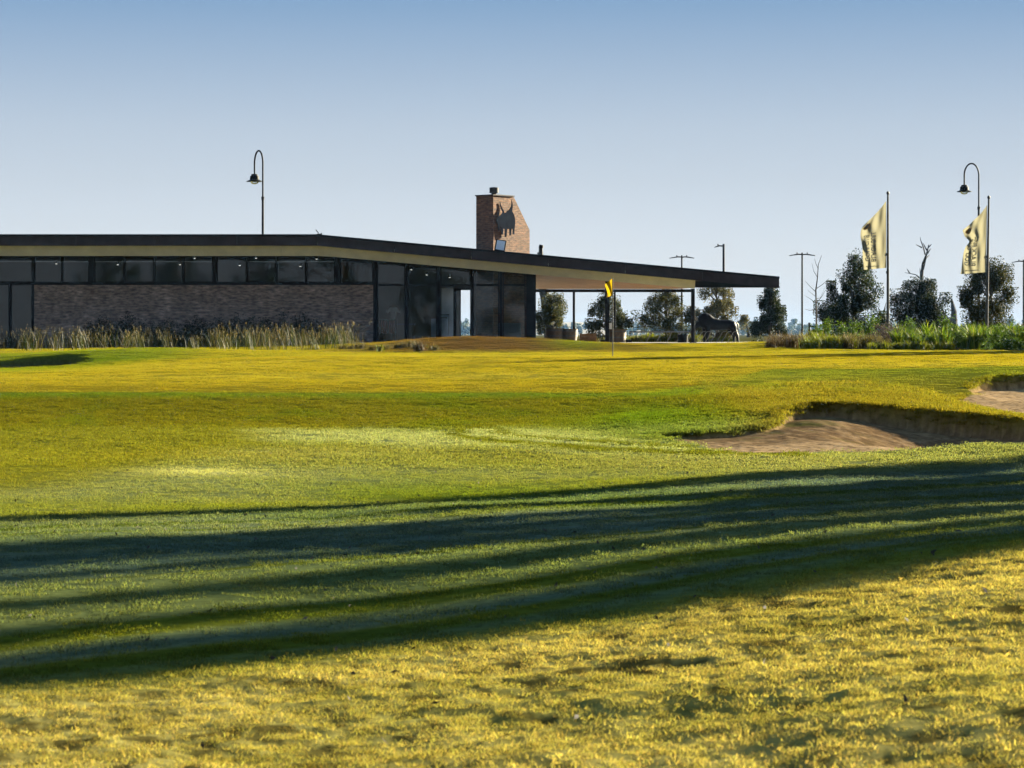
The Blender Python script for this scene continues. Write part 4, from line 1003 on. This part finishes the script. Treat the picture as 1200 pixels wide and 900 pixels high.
def barrel(label, px, Y, z, r=.34, h=.62, name='half_barrel'):
    t = thing(name, label, 'barrel', (xat(px, Y), Y, z), 0, 'half barrels on the terrace edge')
    m = MB(); m.lathe([(r*.80, 0), (r*.93, h*.3), (r, h*.62), (r*1.0, h*.9), (r*.985, h), (r*.9, h), (r*.88, h-.06)], n=28); m.build('staves', 'barrel oak', t, smooth=True)
    for zz in (.12, .48, .86):
        rr = np.interp(zz, [0, .3, .62, .9, 1], [.80, .93, 1, 1, .985])*r
        m = MB(); m.lathe([(rr-.01, zz*h-.03), (rr+.012, zz*h-.028), (rr+.012, zz*h+.028), (rr-.01, zz*h+.03)], n=28); m.build('hoop', 'barrel hoop', t, smooth=True)
    m = MB(); m.lathe([(r*.87, h-.09), (r*.5, h-.07), (.02, h-.05)], n=20); m.build('soil', 'soil', t, smooth=True)
    return t
barrel('half barrel at the foot of the grey green tree by the corner column', 649, 104, 1.365, .37, .60)
barrel('half barrel with sunlit side standing between two others', 667.5, 104.3, 1.365, .35, .58)
barrel('tallest half barrel right behind the golf flagstick', 723, 103.6, 1.25, .40, .68)
def tub():
    Y = 102.5; t = thing('plant_tub', 'dark round tub beside the roof end post', 'tub', (xat(800, Y), Y, 1.28))
    MB().lathe([(.16, 0), (.21, .02), (.235, .38), (.26, .385), (.26, .43), (.235, .43), (.225, .40)], n=24).build('pot', 'black paint', t, smooth=True)
    MB().lathe([(.22, .36), (.02, .40)], n=20).build('soil', 'soil', t)
tub()
def planter():
    Y = 107; t = thing('timber_planter', 'orange timber planter box holding grass clumps', 'planter', (xat(689, Y), Y, 1.3))
    m = MB()
    for k in range(4): m.box(-.36, .36, -.3, .3, .02+k*.105, .115+k*.105)
    m.build('box', 'planter timber', t, bevel=.008)
    for sx in (-.33, .33): MB().box(sx-.035, sx+.035, -.335, -.301, 0, .46).build('corner_post', 'planter timber', t)
planter()
def crate(px, label):
    Y = 103.4; t = thing('low_box', label, 'box', (xat(px, Y), Y, 1.25), 0, None)
    MB().box(-.13, .13, -.15, .15, .02, .2).build('body', 'black paint', t, bevel=.012); MB().box(-.14, .14, -.16, .16, .201, .225).build('lid', 'dark metal', t, bevel=.005)
crate(737, 'small black ground box right of the tallest barrel'); crate(707, 'small black ground box left of the tallest barrel')
def board():
    Y = 110; t = thing('notice_board', 'small white notice board between the terrace post and the flagstick', 'notice board', (xat(714.5, Y), Y, 1.37))
    MB().box(-.09, .09, -.012, .012, .30, .86).build('panel', 'white board', t, bevel=.004)
    for s in (-.07, .07): MB().box(s-.012, s+.012, .013, .035, 0, .8).build('leg', 'black paint', t)
board()
def rail():
    Y = 111; t = thing('terrace_rail', 'pale horizontal handrail behind the terrace plants', 'railing', (xat(775, Y), Y, 1.3))
    MB().tube([(-1.5, 0, .52), (1.6, 0, .52)], .035, 8).build('rail', 'steel', t, smooth=True)
    for x in (-1.45, -.45, .55, 1.5): MB().tube([(x, 0, 0), (x, 0, .485)], .025, 8).build('post', 'black paint', t, smooth=True)
rail()
def rack():
    Y = 103.6; x0 = xat(762, Y); t = thing('cycle_rack', 'row of slanting steel hoops in front of the black bull statue', 'rack', (x0, Y, 1.30))
    k = Y/F; z = lambda py: zat(py, Y)-1.30
    MB().tube([(-.15, 0, .03), (4.0, 0, .03)], .03, 8).build('base_rail', 'steel', t, smooth=True)
    for i, px in enumerate((757, 769, 781, 792, 805, 815, 820, 826, 832, 839, 845, 852)):
        x = xat(px, Y)-x0; s = k*(1 if px > 810 else .8)
        m = MB(); m.tube([(x, 0, .04), (x+2*s, -.02, z(398.5)), (x+5*s, -.04, z(394)), (x+6.6*s, -.05, z(390.5)), (x+8.2*s, -.05, z(388.8)), (x+12*s, -.05, z(388.3))], .017, 7); m.build('hoop', 'steel', t, smooth=True)
rack()

def bull():
    Y = 108.5; k = F/Y; t = thing('bull_statue', 'black bull statue with heavy shoulders and lowered head under the roof end', 'statue', (xat(841, Y), Y, 1.34))
    m = MB()
    def loft(sec, n=16):   # (x, z centre, half height, half width)
        v, f = [], []
        for x, zc, rz, ry in sec:
            for j in range(n):
                a = 2*math.pi*j/n; v.append((x, ry*math.cos(a), zc+rz*math.sin(a)))
        for i in range(len(sec)-1):
            for j in range(n): f.append((i*n+j, i*n+(j+1) % n, (i+1)*n+(j+1) % n, (i+1)*n+j))
        f += [tuple(range(n))[::-1], tuple(range((len(sec)-1)*n, len(sec)*n))]
        m.add(v, f)
    loft([(-.92, .98, .10, .10), (-.86, .98, .24, .2), (-.72, .99, .33, .27), (-.55, .98, .38, .31), (-.36, .93, .36, .31), (-.15, .84, .29, .28), (.10, .80, .24, .27), (.35, .80, .23, .26), (.58, .80, .22, .25), (.76, .78, .19, .21), (.86, .75, .10, .10)])
    loft([(-1.12, .60, .07, .08), (-1.08, .62, .12, .11), (-1.0, .72, .15, .13), (-.93, .84, .19, .15), (-.80, .95, .25, .18)])
    def leg(pts, rad): m.tube(pts, rad, 10)
    for sy, dx in ((.15, -.04), (-.15, .07)):
        leg([(-.55+dx, sy, .75), (-.52+dx, sy, .5), (-.56+dx, sy, .28), (-.55+dx, sy, .07), (-.57+dx, sy, 0)], [.16, .12, .075, .06, .075])
        leg([(.62+dx, sy, .72), (.66+dx, sy, .52), (.80+dx, sy, .30), (.82+dx*1.4, sy, .08), (.80+dx*1.4, sy, 0)], [.19, .15, .08, .055, .075])
    body = m.build('body', 'bronze black', t)
    r = body.modifiers.new('remesh', 'REMESH'); r.mode = 'VOXEL'; r.voxel_size = .025; r.use_smooth_shade = True
    s = body.modifiers.new('smooth', 'SMOOTH'); s.factor = .6; s.iterations = 6
    for sy in (-1, 1):
        MB().tube([(-.94, sy*.12, 1.02), (-.96, sy*.26, 1.06), (-1.02, sy*.33, 1.14), (-1.06, sy*.32, 1.22)], [.045, .04, .028, .008], 8).build('horn', 'pale bark', t, smooth=True)
        MB().tube([(-.90, sy*.15, .98), (-.88, sy*.27, .96)], [.05, .02], 6).build('ear', 'bronze black', t, smooth=True)
    MB().tube([(.84, 0, .90), (.93, 0, .80), (.95, 0, .55), (.94, 0, .35), (.96, 0, .25)], [.04, .03, .02, .03, .01], 8).build('tail', 'bronze black', t, smooth=True)
bull()

# ------------------------------------------------------------------ lamps, poles and flags
def street_lamp(px, Y, label, proto=None):
    if proto:
        r = proto.copy(); COL.objects.link(r); r.location = (xat(px, Y), Y, 1.3); r['label'] = label; r.rotation_euler.z = 0
        for ch in proto.children:
            c = ch.copy(); COL.objects.link(c); c.parent = r
            for gch in ch.children: d = gch.copy(); COL.objects.link(d); d.parent = c
        return r
    t = thing('street_lamp', label, 'street lamp', (xat(px, Y), Y, 1.3), 0, 'gooseneck street lamps')
    q = Y/F; H = zat(176, Y)-1.3; t.rotation_euler.z = R(-52); zc = zat(191, Y)-1.3; zj = zat(232, Y)-1.3; r = .387
    MB().tube([(0, 0, 0), (0, 0, zj)], [.075, .055], 12).build('pole', 'black paint', t, smooth=True)
    MB().lathe([(.055, zj-.09), (.085, zj-.08), (.07, zj-.01), (.085, zj+.05), (.045, zj+.07)], n=14).build('collar', 'black paint', t, smooth=True)
    pts = [(0, 0, zj+.02), (0, 0, zc)]+[(-r+r*math.cos(a), 0, zc+(H-zc)*math.sin(a)) for a in np.linspace(.15, math.pi, 14)]+[(-2*r, 0, zat(204, Y)-1.3)]
    MB().tube(pts, .042, 10).build('arm', 'black paint', t, smooth=True)
    zl = zat(211.5, Y)-1.3
    h = MB().lathe([(.09, zl+.36), (.16, zl+.35), (.165, zl+.27), (.22, zl+.26), (.235, zl+.08), (.28, zl+.055), (.40, zl+.005), (.40, zl-.02), (.26, zl-.01)], (-2*r, 0, 0), 24).build('hood', 'black paint', t, smooth=True)
    MB().lathe([(.20, zl-.015), (.19, zl-.07), (.13, zl-.125), (.04, zl-.15)], (-2*r, 0, 0), 20).build('globe', 'clear glass', h, smooth=True)
    return t
lamp0 = street_lamp(308, 118, 'black gooseneck street lamp rising behind the flat part of the clubhouse roof')
street_lamp(1147, 127.2, 'black gooseneck street lamp behind the second banner flag', lamp0)

def pole_light(px, Y, label, double=True, w=.06, proto=None):
    if proto:
        r = proto.copy(); COL.objects.link(r); r.location = (xat(px, Y), Y, 1.3); r['label'] = label
        for ch in proto.children: c = ch.copy(); COL.objects.link(c); c.parent = r
        return r
    t = thing('light_pole', label, 'light pole', (xat(px, Y), Y, 1.3), 0, 'flat headed car park light poles')
    H = 5.49; MB().tube([(0, 0, 0), (0, 0, H+.05)], [w*1.15, w*.85], 10).build('pole', 'black paint', t, smooth=True)
    for s in ((-1, 1) if double else (-1,)):
        L_ = .80 if double else .52
        m = MB(); m.prism([(s*.05, -.13, H-.10), (s*.25, -.16, H-.09), (s*L_, -.13, H-.16), (s*L_, -.13, H-.12), (s*.3, -.16, H-.02), (s*.05, -.13, H-.03)], (0, .28, 0)); m.build('luminaire', 'black paint', t, bevel=.01)
        MB().lathe([(.035, H-.03), (.035, H+.05), (.02, H+.06)], (s*.32, 0, 0), 8).build('sensor', 'black paint', t)
    return t
pl = pole_light(940, 150, 'double headed light pole standing clear beside the bare sapling')
pole_light(799, 155, 'double headed light pole mostly hidden behind the sloping roof', proto=pl)
pole_light(1199.5, 164, 'double headed light pole cut by the picture edge past the second banner', proto=pl)
pole_light(848, 135.7, 'single headed light pole above the bull statue', False, .075)

def text_mesh(body, size):
    cu = bpy.data.curves.new('lettering_source', 'FONT'); cu.body = body; cu.size = size; cu.align_x = 'LEFT'; cu.resolution_u = 2; cu.offset = .018
    o = bpy.data.objects.new('lettering_source', cu); COL.objects.link(o)
    bpy.context.view_layer.update()
    me = o.to_mesh(); v = np.array([p.co[:2] for p in me.vertices]); f = [tuple(p.vertices) for p in me.polygons]
    o.to_mesh_clear(); bpy.data.objects.remove(o); bpy.data.curves.remove(cu)
    return v, f
def banner(px, Y, ptop, pbot, label, plabel, ph, lean=0.0, kink=0.0):
    k = Y/F; base = gz(xat(px, Y), Y); H = zat(ptop, Y)-base
    t = thing('flagpole', plabel, 'flagpole', (xat(px, Y), Y, base-.02), 0, 'banner flagpoles')
    MB().tube([(0, 0, 0), (lean*.5, 0, H*.5), (lean, 0, H)], [.06, .05, .035], 12).build('pole', 'galvanised', t, smooth=True)
    MB().lathe([(.03, H-.02), (.055, H+.0), (.06, H+.06), (.03, H+.11)], (lean, 0, 0), 12).build('finial', 'dark metal', t, smooth=True)
    for zz in (H*.60, H*.48): MB().box(lean*.5-.07, lean*.5-.03, -.03, .03, zz-.05, zz+.05).build('cleat', 'dark metal', t)
    FH, FW = 79*k, 29*k; z_top = zat(ptop+8, Y)
    x0 = xat(px, Y)-.07
    def surf(u, v):        # u 0 at the pole .. 1 at the fly, v 0 top .. 1 bottom
        fold = math.sin(2*math.pi*(1.7*u+1.3*v*(.3+u))+ph)*.042*u**.7+math.sin(2*math.pi*(2.6*u-1.4*v)+ph*2.1)*.020*u**.5+math.sin(2*math.pi*(.9*u+2.7*v)+ph)*.02*u
        sag = (1-v)**1.6*u**.85
        x = -FW*(u*(.90+.12*v)+.09*math.sin(4.2*v+ph)*u*u-kink*.1*u*math.exp(-((v-.42)/.1)**2))
        z = -FH*v*(1-.18*u*(1-v))-sag*FW*1.02-.03*FH*u*v+.02*fold
        xl = lean*(1-.5*v)
        return Vector((x0+x+xl, Y-.02+fold*1.5, z_top+z))
    fl = thing('banner_flag', label, 'flag', surf(0, 0), 0, 'pale banner flags'); o0 = surf(0, 0)
    nu, nv = 40, 90; V_ = np.array([surf(i/nu, j/nv)-o0 for j in range(nv+1) for i in range(nu+1)])
    i = np.arange(nv)[:, None]*(nu+1)+np.arange(nu)[None]; Q = np.stack([i, i+1, i+nu+2, i+nu+1], -1).reshape(-1, 4)
    c = np.tile(np.array([.165, .16, .125]), (len(V_), 1))
    link('cloth', np_mesh('cloth', V_, Q, 'flag cloth', c, smooth=True), fl)
    def put(v2, f, mat, name):
        e = 1e-3; m = MB(); P = []
        for u, v in v2:
            p = surf(u, v); a = surf(u+e, v)-p; b_ = surf(u, v+e)-p; nn = a.cross(b_).normalized(); nn = nn if nn.y < 0 else -nn
            P.append(p+nn*.022-o0)
        m.add(P, f); return m.build(name, mat, fl)
    for body, uu, v0, v1 in (('BLACK BULL', .52, .90, .38), ('GOLF CLUB', .78, .89, .40)):
        v2, f = text_mesh(body, 1.0); w = v2[:, 0].max(); hgt = .20
        pts = [(uu-.5*hgt+hgt*b_/.72, v0+(v1-v0)*a/w) for a, b_ in v2]       # seen from the back: tops of the letters point to the pole side
        pts = [(2*uu-u, v) for u, v in pts]
        put(pts, f, 'lettering ink', 'lettering')
    em_ = [(.70, .12), (.80, .10), (.90, .13), (.93, .19), (.88, .25), (.78, .27), (.70, .22), (.67, .16)]
    put(em_, [tuple(range(8))], 'ochre ink', 'emblem')
    put([(.30, .955), (.85, .955), (.85, .965), (.30, .965)], [(0, 1, 2, 3)], 'lettering ink', 'lettering')
banner(1040.5, 95, 227, 392, 'pale cream banner flag on the pole beside the big dark pointed tree', 'grey flagpole beside the big dark pointed tree', .4)
banner(1156, 93, 232, 386, 'pale cream crumpled banner flag in front of the yellowed dark tree', 'grey flagpole in front of the yellowed dark tree', 2.3, .09, 1.6)

def pin():
    Y = 66.0; px = 718; X = xat(px, Y); base = gz(X, Y); k = Y/F
    t = thing('golf_flagstick', 'thin golf flagstick with a yellow flag standing in the putting green', 'flagstick', (X, Y, base-.05))
    H = zat(325, Y)-base+.05
    MB().tube([(0, 0, 0), (0, 0, H*.55)], .014, 8).build('pole', 'galvanised', t, smooth=True)
    MB().tube([(0, 0, H*.55), (0, 0, H)], .012, 8).build('upper_pole', 'galvanised', t, smooth=True)
    nu, nv = 12, 18; W, Hh = .30, .46; pts = []
    for j in range(nv+1):
        for i in range(nu+1):
            u, v = i/nu, j/nv
            x = -W*(.62*u*(1-.2*v)+.08*math.sin(5*v+2*u)*u); y = .10*math.sin(6.5*u+3.2*v)*u
            z = H-.03-Hh*v*(1-.05*u)-.17*u*(1-.45*v)
            pts.append((x-.012, y, z))
    i = np.arange(nv)[:, None]*(nu+1)+np.arange(nu)[None]; Q = np.stack([i, i+1, i+nu+2, i+nu+1], -1).reshape(-1, 4)
    link('flag', np_mesh('pin_flag', np.array(pts), Q, 'flag cloth', np.tile(np.array([.24, .165, .006]), (len(pts), 1)), smooth=True), t)
    m = MB(); m.lathe([(.054, .045), (.054, .052)], n=16); m.build('cup', 'black paint', t)
pin()

# ------------------------------------------------------------------ air, light and camera
def haze():
    m, t, N, L, o = nt('haze air')
    v = N('ShaderNodeVolumePrincipled'); v.inputs['Color'].default_value = (.26, .52, 1, 1); v.inputs['Density'].default_value = HAZE; v.inputs['Anisotropy'].default_value = .2
    L(v.outputs[0], o.inputs['Volume'])
    o = MB().box(-800, 800, -30, 1960, -2, 16).build('haze', 'haze air'); tag(o, 'thin morning haze in the air', 'haze', kind='stuff')
HAZE = .00005
if HAZE: haze()

w = bpy.data.worlds.new('World'); S.world = w; w.use_nodes = True; t = w.node_tree
sky = t.nodes.new('ShaderNodeTexSky'); sky.sky_type = 'NISHITA'; sky.sun_disc = False
sky.sun_elevation = SUN_EL; sky.sun_rotation = SUN_AZ; sky.air_density = 1.0; sky.dust_density = .6; sky.ozone_density = 2.0
tc = t.nodes.new('ShaderNodeTexCoord'); mp = t.nodes.new('ShaderNodeMapping'); mp.vector_type = 'POINT'
mp.inputs['Scale'].default_value = (1, 1, 4); mp.inputs['Location'].default_value = (0, 0, .75)
t.links.new(tc.outputs['Generated'], mp.inputs[0]); t.links.new(mp.outputs[0], sky.inputs[0])
sx = t.nodes.new('ShaderNodeSeparateXYZ'); t.links.new(tc.outputs['Generated'], sx.inputs[0])
mr = ramp(t, [(.03, (.98,)*3), (.086, (.60,)*3), (.139, (.10,)*3), (.16, (0,)*3)]); t.links.new(sx.outputs[2], mr.inputs[0])      # pale air towards the horizon
mxs = t.nodes.new('ShaderNodeMix'); mxs.data_type = 'RGBA'; t.links.new(mr.outputs[0], mxs.inputs[0]); tn = t.nodes.new('ShaderNodeMix'); tn.data_type = 'RGBA'; tn.blend_type = 'MULTIPLY'; tn.inputs[0].default_value = 1; tn.inputs[7].default_value = (.83, .87, .78, 1); t.links.new(sky.outputs[0], tn.inputs[6]); t.links.new(tn.outputs[2], mxs.inputs[6])
mxs.inputs[7].default_value = (1.40, 1.50, 1.58, 1)
bg = t.nodes['Background']; t.links.new(mxs.outputs[2], bg.inputs[0]); bg.inputs[1].default_value = .068

sl = bpy.data.lights.new('sun', 'SUN'); sl.energy = 5.0; sl.angle = R(.5); sl.color = (1.0, .89, .62)
so = bpy.data.objects.new('sun', sl); COL.objects.link(so)
d = Vector((U[0]*math.cos(SUN_EL), U[1]*math.cos(SUN_EL), math.sin(SUN_EL)))
so.rotation_euler = d.to_track_quat('Z', 'Y').to_euler(); so.location = d*200

cd = bpy.data.cameras.new('camera'); cam = bpy.data.objects.new('camera', cd); COL.objects.link(cam)
cam.location = (0, 0, ZC); cam.rotation_euler = (math.pi/2, 0, 0)
cd.sensor_width = 36; cd.lens = F/1200*36; cd.shift_y = (HY-450)/1200; cd.clip_start = .1; cd.clip_end = 6000
cd.dof.use_dof = True; cd.dof.focus_distance = 62; cd.dof.aperture_fstop = 8
S.camera = cam
S.render.engine = 'CYCLES'
S.cycles.use_denoising = True; S.cycles.denoising_prefilter = 'ACCURATE'; S.cycles.denoising_input_passes = 'RGB_ALBEDO_NORMAL'; S.cycles.max_bounces = 6; S.cycles.transparent_max_bounces = 16; S.cycles.volume_bounces = 0
S.cycles.diffuse_bounces = 3; S.cycles.transmission_bounces = 4; S.cycles.use_adaptive_sampling = True; S.cycles.adaptive_threshold = .015
S.view_settings.view_transform = 'Standard'; S.view_settings.look = 'None'; S.view_settings.gamma = 1; S.view_settings.exposure = 2.9
